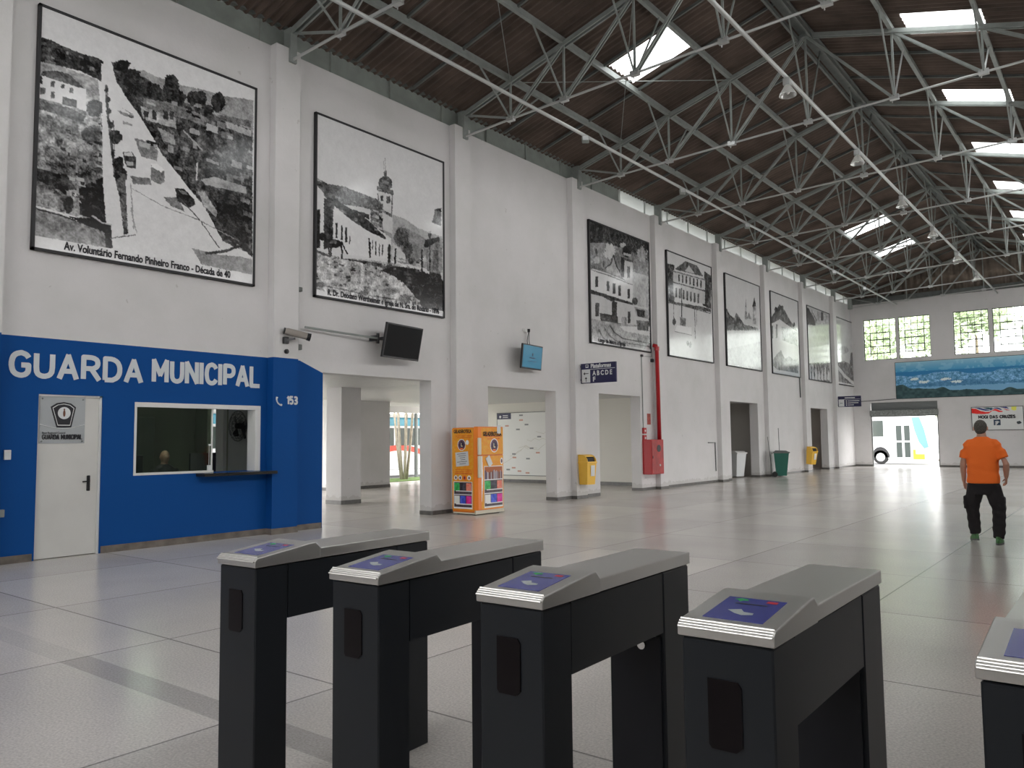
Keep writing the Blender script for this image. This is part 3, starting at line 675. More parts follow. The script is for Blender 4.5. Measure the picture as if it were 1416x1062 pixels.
def d1(P):
    P.rect(-999, -999, 9999, 9999, 152, 5)
    P.poly([(600, 345), (700, 345), (760, 372), (900, 420), (1000, 440), (1100, 470), (1240, 490), (1240, 700), (600, 520)], 112, 14)
    P.poly([(185, 175), (250, 195), (300, 222), (400, 262), (480, 285), (505, 300), (500, 400), (400, 350), (300, 325), (185, 300)], 42, 26)
    P.poly([(185, 300), (300, 325), (480, 390), (500, 600), (400, 560), (185, 480)], 120, 25)
    P.poly([(190, 360), (300, 395), (420, 435), (422, 545), (350, 520), (188, 478)], 152, 6)
    P.poly([(205, 350), (280, 345), (335, 362), (412, 430), (395, 432), (300, 400), (200, 368)], 58, 12)
    for r in ((250, 395, 268, 425), (300, 412, 316, 434), (340, 428, 358, 455), (250, 450, 268, 480), (194, 370, 208, 412), (196, 430, 222, 462)): P.rect(*r, 62, 10)
    P.poly([(305, 472), (376, 490), (376, 528), (305, 510)], 55, 8)
    P.poly([(185, 480), (350, 522), (430, 548), (500, 600), (505, 1090), (165, 1010)], 104, 48)
    P.poly([(185, 490), (350, 530), (420, 570), (400, 600), (185, 530)], 62, 22)
    P.blob(470, 530, 45, 42, 40, 16); P.blob(450, 660, 50, 40, 55, 25)
    P.blob(350, 800, 120, 62, 78, 48, 1.2); P.blob(420, 870, 70, 60, 58, 44, 1.2); P.blob(215, 900, 40, 40, 80, 40, 1.1)
    P.poly([(170, 820), (330, 860), (380, 930), (290, 930), (170, 880)], 36, 20)
    P.poly([(385, 920), (515, 860), (520, 1090), (450, 1070), (388, 1050)], 20, 12)
    P.poly([(170, 940), (300, 960), (320, 1030), (170, 1005)], 105, 40); P.blob(335, 1000, 26, 40, 32, 14)
    P.line([(375, 800), (378, 900), (386, 1045)], 9, 105)
    # street
    P.poly([(496, 312), (530, 318), (575, 380), (640, 490), (700, 560), (745, 670), (830, 800), (900, 930), (1000, 1010), (1060, 1100), (1236, 1330), (1236, 1410), (555, 1250), (520, 1100), (505, 900), (500, 500)], 150, 7)
    P.line([(520, 420), (528, 560), (545, 700), (560, 830), (590, 960)], 13, 60, 30)
    for x, y, r in ((522, 440, 10), (528, 490, 12), (532, 545, 14), (545, 610, 16), (565, 672, 33), (580, 800, 28), (590, 855, 32)): P.blob(x, y, r, r*1.1, 34, 12)
    P.line([(556, 590), (560, 760)], 5, 60); P.poly([(575, 880), (612, 850), (628, 1145), (606, 1150)], 62, 35); P.line([(640, 900), (655, 1120)], 6, 110)
    P.poly([(600, 530), (660, 565), (640, 560)], 90, 5); P.poly([(575, 540), (655, 565), (650, 580), (590, 560)], 100); P.poly([(600, 590), (650, 610), (648, 618), (600, 604)], 110)
    # right side of the street
    P.poly([(545, 300), (620, 345), (720, 385), (800, 440), (900, 500), (1000, 540), (1236, 640), (1236, 1250), (1090, 1180), (1000, 1010), (930, 930), (870, 850), (790, 750), (735, 650), (680, 560), (620, 480), (570, 400)], 50, 34)
    for x, y, rx, ry in ((595, 320, 40, 28), (640, 380, 50, 48), (700, 440, 60, 35), (760, 460, 30, 50), (838, 420, 38, 58), (860, 480, 48, 48), (945, 480, 30, 36), (985, 485, 26, 44), (1070, 500, 36, 48), (1000, 540, 50, 32)): P.blob(x, y, rx, ry, 34, 14)
    P.poly([(700, 480), (820, 500), (950, 545), (1060, 600), (1040, 625), (900, 580), (700, 535)], 88, 16)
    P.poly([(690, 520), (860, 575), (862, 630), (700, 580)], 120, 25)
    for x in (705, 745, 800, 830): P.poly([(x, 540), (x+22, 548), (x+22, 590), (x, 582)], 45, 8)
    P.poly([(1100, 590), (1230, 640), (1230, 670), (1110, 625)], 118, 20); P.poly([(1060, 560), (1230, 590), (1230, 625), (1080, 590)], 80, 15)
    P.poly([(770, 620), (850, 660), (860, 710), (800, 690)], 105, 20)
    P.poly([(660, 676), (720, 690), (775, 740), (770, 790), (690, 765)], 98, 8); P.poly([(715, 685), (765, 700), (770, 728), (722, 715)], 40, 10)
    P.line([(900, 640), (990, 735)], 6, 120); P.line([(965, 800), (962, 880)], 7, 140)
    P.poly([(980, 880), (1050, 865), (1205, 915), (1208, 950), (1010, 905)], 118, 14); P.poly([(1110, 850), (1195, 870), (1195, 905), (1110, 885)], 95, 12)
    P.poly([(970, 940), (1000, 935), (1060, 1030), (1060, 1065), (1000, 1010)], 120, 30)
    P.poly([(1070, 930), (1230, 1000), (1232, 1160), (1090, 1115), (1060, 1070)], 26, 16)
    P.specks(560, 480, 1230, 1230, 170, 42, (-35, -25, 30, 45, 70, 22), 3, 100); P.specks(190, 560, 500, 1000, 90, 26, (-50, -35, -25, 20, 30), 5, 135); P.specks(190, 180, 500, 380, 40, 26, (-14, 22, 40), 6, 90, 0.2)
    # vehicles
    P.poly([(640, 862), (735, 872), (740, 905), (650, 900)], 92, 4)
    P.poly([(738, 800), (805, 835), (805, 890), (780, 905), (738, 880)], 92, 12); P.poly([(738, 800), (770, 802), (806, 832), (790, 845), (740, 815)], 158)
    P.poly([(603, 742), (650, 745), (666, 775), (664, 826), (620, 820), (606, 780)], 52, 18); P.poly([(608, 745), (648, 748), (655, 765), (612, 762)], 140); P.poly([(615, 790), (655, 795), (652, 812), (618, 808)], 120)
    P.poly([(800, 965), (870, 965), (905, 1035), (840, 1010)], 90, 5); P.poly([(856, 920), (900, 925), (950, 975), (955, 1000), (925, 1020), (870, 985)], 32, 10); P.poly([(870, 930), (900, 935), (925, 955), (890, 950)], 90)
    P.line([(900, 990), (980, 1080), (1075, 1215)], 5, 60); P.line([(640, 920), (800, 1010), (980, 1080), (1170, 1180)], 3.5, 105)
    P.poly([(940, 1215), (1060, 1245), (1170, 1255), (1234, 1270), (1234, 1345), (990, 1302)], 104, 10); P.line([(1010, 1240), (1100, 1230), (1170, 1205)], 14, 45)
    P.poly([(1168, 1060), (1200, 1060), (1205, 1190), (1234, 1240), (1234, 1260), (1175, 1210)], 30, 8); P.poly([(1075, 1115), (1170, 1120), (1230, 1150), (1160, 1150)], 40, 8)
    # garden wall, lower left
    P.poly([(150, 1005), (300, 1050), (505, 1105), (530, 1215), (150, 1150)], 98, 26)
    P.line([(165, 1008), (300, 1045), (440, 1100)], 9, 150); P.line([(165, 1018), (300, 1055), (500, 1128)], 7, 40)
    P.poly([(330, 1060), (450, 1068), (500, 1090), (545, 1100), (552, 1222), (520, 1216), (510, 1140), (430, 1100)], 26, 8); P.line([(450, 1056), (500, 1090), (545, 1100)], 7, 130)
    P.poly([(140, 1150), (540, 1215), (700, 1250), (960, 1290), (1240, 1345), (1240, 1420), (140, 1240)], 148, 3)
    P.line([(545, 1165), (660, 1150)], 5, 80); P.line([(640, 1020), (670, 1140)], 6, 115)
def d2(P):
    P.SP = lambda: (P.specks(190, 830, 720, 1080, 260, 18, (-55, -38, 22, 26), 3, 140, 0.1), P.specks(190, 440, 540, 640, 60, 22, (-22, 25, 35), 4, 100, 0.3), P.specks(470, 600, 530, 715, 26, 14, (-40, 40, 60), 5, 125, 0.2))
    P.rect(-999, -999, 9999, 9999, 146, 4)
    P.poly([(570, 622), (640, 650), (700, 690), (760, 715), (820, 735), (820, 910), (570, 850)], 118, 7); P.poly([(640, 690), (700, 720), (760, 760), (820, 790), (820, 900), (600, 860)], 100, 8)
    P.poly([(188, 436), (262, 476), (330, 486), (420, 520), (505, 552), (545, 560), (545, 640), (460, 600), (340, 575), (250, 545), (190, 470)], 72, 18)
    P.poly([(188, 462), (240, 520), (245, 800), (190, 792)], 150, 5); P.poly([(188, 440), (255, 478), (300, 524), (270, 524), (192, 462)], 60, 10)
    P.poly([(240, 545), (292, 555), (288, 780), (240, 795)], 46, 16); P.rect(202, 600, 222, 790, 22, 3)
    P.poly([(330, 575), (430, 590), (470, 602), (466, 655), (400, 610)], 140, 6); P.poly([(380, 600), (462, 625), (462, 650), (400, 622)], 38, 6)
    P.poly([(466, 598), (530, 590), (532, 715), (470, 668)], 72, 40)
    P.poly([(285, 600), (360, 625), (460, 690), (552, 748), (556, 842), (440, 832), (360, 822), (285, 785)], 150, 6)
    P.poly([(252, 538), (300, 550), (352, 585), (460, 655), (548, 742), (535, 745), (455, 705), (370, 650), (262, 556)], 42, 14)
    for x, y0, y1, w_ in ((302, 666, 740, 9), (328, 678, 750, 9), (349, 688, 762, 10), (367, 730, 770, 6), (461, 740, 790, 6), (478, 750, 800, 5), (494, 756, 825, 6), (512, 765, 830, 5), (527, 772, 830, 5)): P.rect(x-w_/2, y0, x+w_/2, y1, 30, 5)
    P.poly([(502, 505), (580, 522), (575, 742), (552, 742), (528, 700), (530, 575), (504, 555)], 138, 12)
    P.poly([(500, 486), (582, 508), (582, 530), (500, 508)], 62, 18); P.rect(518, 532, 530, 560, 40); P.rect(546, 536, 566, 570, 60, 20); P.poly([(528, 600), (575, 625), (575, 640), (528, 615)], 80, 12)
    P.line([(505, 525), (508, 560)], 5, 60); P.line([(576, 530), (572, 620)], 5, 70); P.poly([(530, 700), (575, 722), (575, 745), (530, 712)], 110)
    P.blob(541, 474, 33, 38, 56, 22, 0.1); P.rect(510, 478, 574, 496, 70, 20); P.rect(534, 412, 548, 444, 64, 5); P.line([(541, 350), (541, 420)], 2.5, 95); P.line([(532, 362), (532, 405)], 1.8, 110)
    P.blob(618, 735, 36, 50, 62, 16, 0.6); P.blob(650, 800, 26, 40, 58, 14, 0.6)
    P.poly([(575, 760), (640, 820), (640, 860), (575, 850)], 138, 20); P.blob(668, 852, 14, 16, 60, 10); P.poly([(690, 850), (740, 820), (745, 890), (690, 880)], 120, 25)
    # ground
    P.poly([(188, 795), (330, 838), (450, 845), (560, 862), (640, 868), (720, 900), (830, 945), (830, 1150), (188, 1050)], 122, 40)
    P.poly([(188, 792), (270, 825), (268, 836), (188, 806)], 70, 8); P.poly([(300, 838), (450, 852), (640, 885), (540, 890), (430, 862)], 62, 10)
    P.poly([(508, 896), (600, 878), (700, 893), (830, 950), (830, 1112), (720, 1095), (705, 1050), (640, 970), (580, 925)], 26, 8)
    P.SP()
    P.line([(195, 965), (300, 985), (430, 1015), (640, 1050)], 6, 70, 45); P.blob(640, 1040, 30, 22, 60, 30, 1.2); P.blob(560, 1000, 40, 14, 85, 35, 1.3); P.blob(220, 968, 22, 14, 55, 25, 1.2); P.blob(430, 1010, 26, 10, 55, 25, 1.2)
    P.poly([(728, 775), (745, 745), (806, 735), (812, 935), (745, 900), (742, 790), (728, 790)], 96, 20); P.poly([(735, 750), (806, 735), (806, 752), (740, 790), (730, 785)], 38, 8); P.poly([(768, 665), (785, 600), (815, 592), (815, 682)], 78, 8); P.poly([(780, 605), (815, 592), (815, 612)], 34)
    P.rect(772, 800, 800, 900, 66, 14); P.line([(758, 725), (760, 935)], 5, 28); P.blob(758, 724, 9, 16, 28, 4, 0.1); P.rect(752, 706, 764, 716, 120)
    P.line([(720, 800), (720, 900)], 9, 45, 8); P.poly([(760, 905), (815, 920), (815, 950), (760, 930)], 30)
    # horse and people
    P.blob(285, 768, 48, 21, 32, 9, 0.15); P.blob(234, 733, 17, 20, 30, 6, 0.2); P.line([(240, 740), (262, 758)], 18, 32); P.line([(275, 775), (274, 828)], 9, 28); P.line([(262, 775), (266, 820)], 7, 34); P.line([(322, 770), (330, 805), (326, 840)], 9, 28); P.line([(328, 765), (345, 800), (355, 815)], 7, 30); P.rect(270, 752, 300, 768, 90, 14)
    P.line([(465, 770), (466, 835)], 9, 34); P.blob(465, 764, 4, 5, 34, 0, 0); P.line([(560, 780), (560, 855)], 16, 34, 14); P.blob(562, 776, 6, 7, 28, 0, 0); P.line([(590, 800), (588, 865)], 9, 30); P.blob(592, 794, 5, 6, 30, 0, 0)
    P.poly([(180, 988), (300, 1010), (600, 1062), (830, 1100), (830, 1150), (180, 1050)], 146, 3)
def church_rows(P, rects, v=42):
    for r in rects: P.rect(*r, v, 8)
def d3(P):
    P.rect(-999, -999, 9999, 9999, 55, 14)
    P.poly([(190, 300), (420, 330), (690, 480), (690, 870), (560, 830), (190, 520)], 95, 16); P.poly([(540, 560), (690, 600), (690, 880), (560, 840)], 120, 12); P.poly([(190, 130), (690, 330), (690, 400), (500, 380), (330, 330), (190, 330)], 46, 8)
    P.blob(372, 400, 42, 62, 132, 20, 0.8); P.blob(480, 350, 28, 22, 120, 16, 0.9); P.blob(640, 420, 40, 60, 112, 20, 0.9)
    P.poly([(215, 535), (350, 575), (560, 665), (562, 830), (215, 715)], 142, 7)
    P.poly([(215, 500), (240, 480), (265, 400), (290, 500), (320, 550), (215, 540)], 74, 26); P.blob(264, 400, 10, 22, 50, 8); P.blob(266, 470, 22, 30, 110, 20, 0.5); P.blob(322, 500, 8, 26, 55, 8)
    P.poly([(335, 560), (345, 525), (375, 510), (392, 470), (402, 430), (414, 470), (425, 510), (450, 545), (470, 600), (400, 590)], 118, 22); P.line([(335, 540), (350, 520), (380, 508), (394, 460), (403, 430), (414, 470), (428, 520), (455, 565), (475, 608)], 8, 40)
    P.poly([(470, 448), (560, 484), (558, 672), (480, 622)], 132, 12); P.poly([(462, 448), (494, 456), (490, 615), (468, 600)], 36, 12)
    P.poly([(462, 440), (562, 474), (562, 492), (462, 462)], 58, 15); P.rect(515, 520, 538, 615, 62, 12)
    P.blob(512, 400, 38, 50, 38, 12, 0.15); P.poly([(485, 408), (545, 425), (545, 445), (485, 428)], 120, 8); P.line([(508, 290), (508, 360)], 6, 50)
    P.line([(220, 548), (350, 590), (558, 672)], 9, 95)
    church_rows(P, [(254, 604, 278, 690), (348, 642, 370, 722), (396, 660, 419, 745), (442, 676, 463, 762), (518, 706, 538, 785)])
    P.poly([(200, 738), (560, 838), (690, 858), (690, 1020), (205, 950)], 132, 8)
    P.poly([(212, 708), (560, 818), (562, 838), (380, 790), (212, 735)], 40, 10)
    P.poly([(310, 765), (395, 785), (430, 820), (380, 805)], 50)
    church_rows(P, [(254, 818, 286, 930), (390, 812, 432, 985), (520, 890, 541, 985)]); P.poly([(570, 850), (685, 878), (685, 950), (590, 930)], 100, 20); P.poly([(590, 870), (660, 880), (655, 940), (600, 930)], 40, 8)
    P.blob(578, 805, 24, 30, 42, 12); P.poly([(290, 900), (440, 930), (440, 985), (300, 965)], 42, 14); P.blob(325, 958, 14, 16, 60, 20)
    P.poly([(205, 945), (440, 988), (700, 1010), (700, 1250), (200, 1170)], 112, 22)
    P.poly([(450, 1010), (700, 1015), (700, 1090), (500, 1050)], 140, 14); P.poly([(590, 960), (690, 970), (690, 1050), (600, 1040)], 72, 18); P.rect(470, 935, 510, 1000, 110, 30)
    for dx, v in ((0, 58), (45, 74), (90, 70)): P.line([(345-dx+30, 1005+dx*0.4), (380-dx+30, 1060+dx*0.5), (480-dx, 1110+dx*0.55), (700, 1150+dx*0.6)], 10, v, 10)
    P.poly([(180, 1120), (450, 1165), (720, 1200), (720, 1260), (180, 1180)], 140, 3)
def d4(P):
    P.rect(-999, -999, 9999, 9999, 140, 4)
    P.poly([(825, 490), (900, 510), (900, 820), (825, 800)], 46, 24); P.poly([(1145, 560), (1200, 600), (1200, 870), (1130, 840)], 50, 24)
    P.poly([(890, 550), (1150, 622), (1150, 830), (890, 765)], 130, 10); P.poly([(900, 545), (990, 478), (1085, 515), (1135, 605)], 66, 14); P.poly([(985, 560), (1020, 512), (1065, 582)], 128, 5)
    P.line([(890, 560), (1150, 632)], 9, 80); P.line([(890, 650), (1150, 722)], 10, 62, 10)
    for i in range(7): x = 932+i*30; y = 585+i*8; P.rect(x, y, x+11, y+62, 45, 6); P.rect(x-24, y+112, x-10, y+190, 62, 12)
    P.poly([(830, 800), (1130, 850), (1200, 870), (1200, 900), (830, 830)], 70, 22); P.poly([(838, 818), (1198, 895), (1198, 1330), (838, 1260)], 138, 5); P.line([(840, 808), (1198, 905)], 6, 78)
    P.line([(893, 740), (896, 960)], 4, 80); P.line([(958, 700), (960, 960)], 8, 42); P.blob(898, 975, 14, 30, 62, 24); P.poly([(944, 935), (994, 945), (992, 1015), (945, 1000)], 92, 26)
    P.poly([(920, 1000), (1040, 1020), (1040, 1080), (905, 1050)], 150, 4); P.line([(905, 1052), (1040, 1082)], 5, 75); P.line([(1065, 850), (1070, 1110)], 5, 78); P.line([(1082, 850), (1080, 1000)], 4, 90); P.blob(1010, 1150, 10, 22, 92, 20); P.blob(1030, 1160, 9, 26, 100, 20)
def d5(P):
    P.rect(-999, -999, 9999, 9999, 140, 3)
    P.poly([(120, 520), (150, 515), (170, 560), (210, 590), (225, 545), (250, 580), (290, 640), (400, 670), (410, 700), (120, 690)], 62, 30)
    P.poly([(288, 560), (300, 560), (400, 590), (400, 660), (290, 640)], 132, 8); P.poly([(294, 555), (303, 430), (313, 555)], 70, 10); P.rect(296, 500, 311, 600, 112, 20); P.poly([(355, 500), (372, 415), (388, 500)], 55, 8); P.rect(360, 495, 386, 640, 112, 25); P.poly([(310, 590), (330, 540), (350, 600)], 100, 10)
    P.rect(120, 690, 430, 1100, 128, 14); P.poly([(120, 850), (250, 820), (430, 780), (430, 1100), (120, 1100)], 118, 8); P.line([(130, 968), (415, 1005)], 8, 150)
def d6(P):
    P.rect(-999, -999, 9999, 9999, 140, 3)
    P.poly([(500, 600), (575, 480), (605, 500), (660, 600), (720, 690), (720, 720), (620, 640), (580, 600), (500, 640)], 66, 16); P.poly([(500, 640), (580, 600), (720, 700), (728, 1040), (510, 1010)], 138, 8)
    P.blob(548, 520, 12, 22, 50, 8); P.blob(578, 500, 10, 24, 50, 8); P.blob(600, 505, 9, 20, 50, 8); P.blob(697, 640, 9, 18, 50, 8)
    P.rect(514, 650, 526, 752, 60, 8); P.rect(548, 640, 562, 752, 62, 8); P.poly([(595, 660), (720, 700), (720, 815), (600, 770)], 100, 30)
    P.poly([(505, 960), (560, 880), (590, 850), (620, 920), (660, 900), (690, 930), (732, 920), (732, 1040), (560, 1010)], 92, 30); P.line([(515, 1012), (730, 1050)], 14, 145)
def d7(P):
    P.rect(-999, -999, 9999, 9999, 128, 10)
    P.poly([(785, 490), (815, 510), (870, 600), (872, 650), (795, 640)], 62, 14); P.poly([(830, 520), (915, 540), (975, 560), (975, 640), (880, 640)], 120, 24); P.rect(915, 540, 935, 610, 50, 12); P.line([(850, 550), (880, 610)], 5, 60)
    P.poly([(800, 960), (985, 940), (985, 1140), (808, 1120)], 84, 40)
    for i in range(7): P.poly([(815+i*25, 1090), (826+i*25, 960+(i*37) % 60), (838+i*25, 1100)], 140, 10)
    P.line([(805, 1105), (985, 1130)], 12, 145)
def d8(P):
    P.rect(-999, -999, 9999, 9999, 134, 8); P.blob(1100, 850, 40, 30, 112, 14)
    P.poly([(1040, 960), (1100, 940), (1150, 960), (1160, 870), (1200, 870), (1200, 1170), (1040, 1100)], 82, 28); P.line([(1050, 985), (1110, 1060), (1185, 1125)], 20, 140); P.line([(1050, 1110), (1200, 1145)], 12, 146)
A354 = (lambda px: px*3.54, lambda py: py*3.54)
picture(1, 4.405, 340, *A354, d1, 'largest looking framed photograph: aerial view down a wide avenue, above the blue guard office', ('Av. Voluntário Fernando Pinheiro Franco - Década de 40', 0.42, 2.62))
picture(2, 9.17, 300, lambda p: (p-380)*3.54, lambda p: (p-120)*3.54, d2, 'framed photograph of a street with horse and church tower, above the black television', ('R. Dr. Deodato Wertheimer e Igreja de N. Sra. do Rosário - 1896', 0.30, 3.02))
picture(3, 18.60, 200, lambda p: (p-780)*5.9, lambda p: (p-280)*5.9, d3, 'framed photograph of a church under dark clouds, above the platform sign', ('Largo da Matriz e Igreja', 0.40, 1.5))
picture(4, 23.29, 160, lambda p: (p-780)*5.9, lambda p: (p-280)*5.9, d4, 'framed photograph of a palace facade and monument, next after the red pipe')
picture(5, 27.97, 150, lambda p: (p-980)*5.9, lambda p: (p-340)*5.9, d5, 'framed photograph of a distant twin-spired church over a pale street')
picture(6, 32.66, 130, lambda p: (p-980)*5.9, lambda p: (p-340)*5.9, d6, 'framed photograph of a white house with a dark pitched roof, above the green bin')
picture(7, 37.37, 120, lambda p: (p-980)*5.9, lambda p: (p-340)*5.9, d7, 'framed photograph of a street crowd below roofs, above the far doorway')
picture(8, 41.85, 110, lambda p: (p-980)*5.9, lambda p: (p-340)*5.9, d8, 'last framed photograph on the left wall, in the corner by the end wall')

# ---------------------------------------------------------------- end wall mural and welcome sign
mw, mh = 8.45, 1.86
gx, gy = np.meshgrid(np.linspace(0, 8.45, 520), np.linspace(0, 1.86, 130))
P = Paint(gx, gy, (38, 96, 128))
f = gy/1.86
P.c[:] = np.where(f[..., None] < 0.32, np.array([96, 132, 146])*(1-f[..., None]/0.32)+np.array([20, 88, 128])*(f[..., None]/0.32), np.array([72, 112, 138]))
cl = (P.n3*0.6+P.n2*0.4); m = (f < 0.3) & (cl > 0.55); P.c[m] = P.c[m]*0.7+np.array([120, 150, 158])*0.3
m = (f >= 0.32) & (f < 0.72); tex = (P.n1*0.55+P.n2*0.45); P.c[m] = (np.array([52, 96, 126])+(tex[m][:, None]-0.45)*np.array([120, 110, 110])).clip(20, 190)
ridge = 0.33+0.04*np.sin(gx*2.1)+0.05*P.n3; m = (f > 0.27) & (f < ridge); P.c[m] = np.array([14, 74, 116])
m = (f > 0.60+0.06*np.sin(gx*1.3+1)) & (f < 0.70); P.c[m] = P.c[m]*0.45+np.array([20, 62, 96])*0.55
for (x, y) in ((0.9, 0.9), (1.3, 1.05), (2.3, 0.95), (2.8, 1.12)): P.blob(x, y, 0.22, 0.07, (150, 165, 175), 25, 1.5)
P.c[:] = P.c*0.84+np.array([112, 122, 128])*0.16
fg = 0.80-0.05*np.sin(gx*0.9+0.5)-0.10*(P.n3-0.5)-0.18*np.exp(-(gx/0.6)**2); m = f > fg; P.c[m] = (np.array([34, 52, 54])+(P.n2[m][:, None]-0.5)*22)
mr = tag(empty('panorama_mural', (-9.65, YE, 3.51)), 'wide blue panorama of a city and hills high on the end wall', 'mural')
canvas('print', (0, -0.045, mh), (mw, 0, 0), (0, 0, -mh), P, M_mural, mr, scale=0.36)
MB().box(-0.02, mw+0.02, -0.04, -0.003, -0.02, mh+0.02).build('frame', M_blackmat, mr)
sg = tag(empty('welcome_sign', (-6.28, YE, 1.83)), 'white town name board with coloured ribbons on the end wall', 'sign')
MB().box(0, 2.13, -0.04, -0.003, 0, 1.10).build('board', M_signwhite, sg)
MB().box(-0.025, 2.155, -0.035, -0.002, -0.025, 1.125).build('rim', M_blackmat, sg)
gx, gy = np.meshgrid(np.linspace(0, 2.13, 150), np.linspace(0, 1.10, 90)); P = Paint(gx, gy, (150, 152, 150))
s_ = 2.13/1310.0; T = lambda pts: [((x-95)*s_, (y-165)*s_*1.02) for x, y in pts]
P.poly(T([(95, 190), (200, 200), (330, 270), (450, 300), (560, 300), (640, 260), (700, 215), (760, 235), (830, 275), (900, 290), (890, 320), (800, 320), (700, 270), (640, 275), (540, 350), (400, 365), (200, 350), (95, 330)]), (165, 34, 30), 10)
P.poly(T([(180, 172), (300, 175), (420, 215), (560, 245), (640, 220), (700, 180), (800, 190), (880, 240), (860, 260), (760, 220), (700, 205), (600, 260), (450, 265), (300, 225)]), (34, 44, 92), 8)
P.poly(T([(380, 172), (540, 178), (660, 190), (600, 235), (500, 220)]), (20, 55, 66), 6); P.poly(T([(820, 172), (1000, 168), (1060, 220), (980, 215)]), (40, 42, 86), 6); P.poly(T([(900, 215), (1000, 240), (1090, 275), (1000, 275)]), (140, 60, 66), 6)
P.poly(T([(1120, 168), (1250, 168), (1240, 270), (1180, 285), (1120, 250)]), (178, 164, 72), 6)
P.rect((655-95)*s_, (545-165)*s_, (825-95)*s_, (705-165)*s_, (24, 40, 56)); P.poly(T([(690, 700), (740, 560), (760, 600), (720, 690)]), (150, 152, 150)); P.blob((1290-95)*s_, (640-165)*s_, 0.1, 0.07, (40, 46, 48), 8, 0.6)
canvas('board_print', (0, -0.045, 1.10), (2.13, 0, 0), (0, 0, -1.10), P, M_mural, sg, scale=0.40)
stroke_text('lettering', 'MOGI DAS CRUZES', 0.17, 1.55, 0.038, M_ink, sg, (0.27, -0.048, 0.54), FACE_Y)
text('lettering', 'SP', 0.19, M_signwhite, sg, (0.96, -0.05, 0.28), FACE_Y, bold=0.004, width=0.18)
# cable along the end wall
o = MB().tube([(-11.75, YE-0.03, 3.43), (-11.0, YE-0.03, 3.44), (-9.7, YE-0.03, 3.50)], 0.018, 6).build('wall_cable', M_blackmat); tag(o, 'dark cable sagging along the end wall above the shutter', 'cable')

# ---------------------------------------------------------------- platform signs
def plat_sign(y, x0, big, label):
    r = tag(empty('platform_sign', (x0, y, 3.05)), label, 'sign', 'platform direction signs')
    MB().box(0, 1.08, -0.025, 0.025, 0, 0.53).build('panel', M_navy, r)
    MB().box(0.03, 0.29, -0.03, -0.024, 0.02, 0.36).build('arrow_field', M_signwhite, r)
    MB().box(0.03, 1.05, -0.03, -0.024, 0.362, 0.374).build('rule', M_signwhite, r)
    q = MB()
    if big:
        q.bar((0.09, -0.032, 0.26), (0.24, -0.032, 0.26), 0.004, 0.018, up=(0, 0, 1)); q.prism([(0.08, 0.26), (0.13, 0.30), (0.13, 0.22)], 'y', -0.034, -0.03)
        q.box(0.153, 0.169, -0.034, -0.03, 0.04, 0.13); q.prism([(0.161, 0.17), (0.20, 0.12), (0.122, 0.12)], 'y', -0.034, -0.03)
        q.build('arrow', M_ink, r)
        text('lettering', 'Plataformas', 0.15, M_signwhite, r, (0.31, -0.028, 0.405), FACE_Y, bold=0.005, width=0.62)
        text('lettering', 'A B C D E', 0.17, M_signwhite, r, (0.37, -0.028, 0.205), FACE_Y, bold=0.006, width=0.60)
        text('lettering', 'F', 0.17, M_signwhite, r, (0.37, -0.028, 0.045), FACE_Y, bold=0.006)
        q = MB()
        q.box(0.15, 0.24, -0.03, -0.026, 0.415, 0.50); q.build('bus_symbol', M_signwhite, r); MB().box(0.165, 0.225, -0.034, -0.03, 0.445, 0.485).build('bus_symbol', M_navy, r)
    else:
        q.bar((0.09, -0.032, 0.19), (0.22, -0.032, 0.19), 0.004, 0.02); q.build('arrow', M_ink, r)
        q = MB(); q.box(0.32, 0.80, -0.03, -0.026, 0.42, 0.465)
        for z, l in ((0.27, 0.55), (0.17, 0.5), (0.07, 0.28)): q.box(0.46, 0.46+l, -0.03, -0.026, z, z+0.032); q.box(0.37, 0.42, -0.03, -0.026, z-0.01, z+0.045)
        q.build('text_line', M_signwhite, r)
    for z in (0.08, 0.44): MB().box(-0.03, 0.01, -0.02, 0.02, z, z+0.04).build('bracket', M_steeld, r)
plat_sign(17.9, XL+0.19, True, 'navy sign reading Plataformas A B C D E F, sticking out near the yellow bin')
plat_sign(41.35, XL+0.19, False, 'small far navy sign with three text lines, near the end wall corner')

# ---------------------------------------------------------------- televisions
def screen(name_label, c, w_, h, yaw, tilt, on, arm):
    r = tag(empty('television', c), name_label, 'television'); r.rotation_euler = (0, tilt, yaw)      # screen faces local +X
    MB().bevbox(-0.05, 0, -w_/2, w_/2, -h/2, h/2, 0.008).build('bezel', M_black, r)
    MB().box(-0.09, -0.045, -w_*0.3, w_*0.3, -h*0.3, h*0.3).build('rear_housing', M_blackmat, r)
    sm = mat('television_screen_lit', (0.02, 0.12, 0.18), 0.25, emit=(0.05, 0.19, 0.30, 0.5/2**EXPOSURE)) if on else mat('television_screen_off', (0.005, 0.005, 0.006), 0.5, spec=0.15)
    s_ = MB().box(-0.001, 0.003, -w_/2+0.03, w_/2-0.03, -h/2+0.035, h/2-0.03).build('display', sm, r)
    if on:
        q = MB().disc((0.005, 0.0, 0.07), 0.03, 'x', 0.003); q.box(0.004, 0.006, -0.02, 0.02, 0.02, 0.05); q.build('screen_mark', M_navy, r)
        q = MB(); q.box(0.004, 0.006, -0.13, 0.13, -0.035, -0.01); q.box(0.004, 0.006, -0.2, 0.2, -0.11, -0.10); q.build('screen_mark', M_navy, r)
    return r
tv1 = screen('black switched-off television tilted down on a long pipe arm', (XL+0.45, 11.05, 3.52), 1.16, 0.68, 0.14, 0.20, False, True)
tv2 = screen('small television with a lit blue screen on the bare wall', (XL+0.30, 15.55, 3.58), 0.98, 0.60, 0.12, 0.10, True, True)
o = empty('pipe_arm', (XL, 10.6, 3.6)); tag(o, 'grey pipe arm from the pilaster carrying the black television', 'bracket')
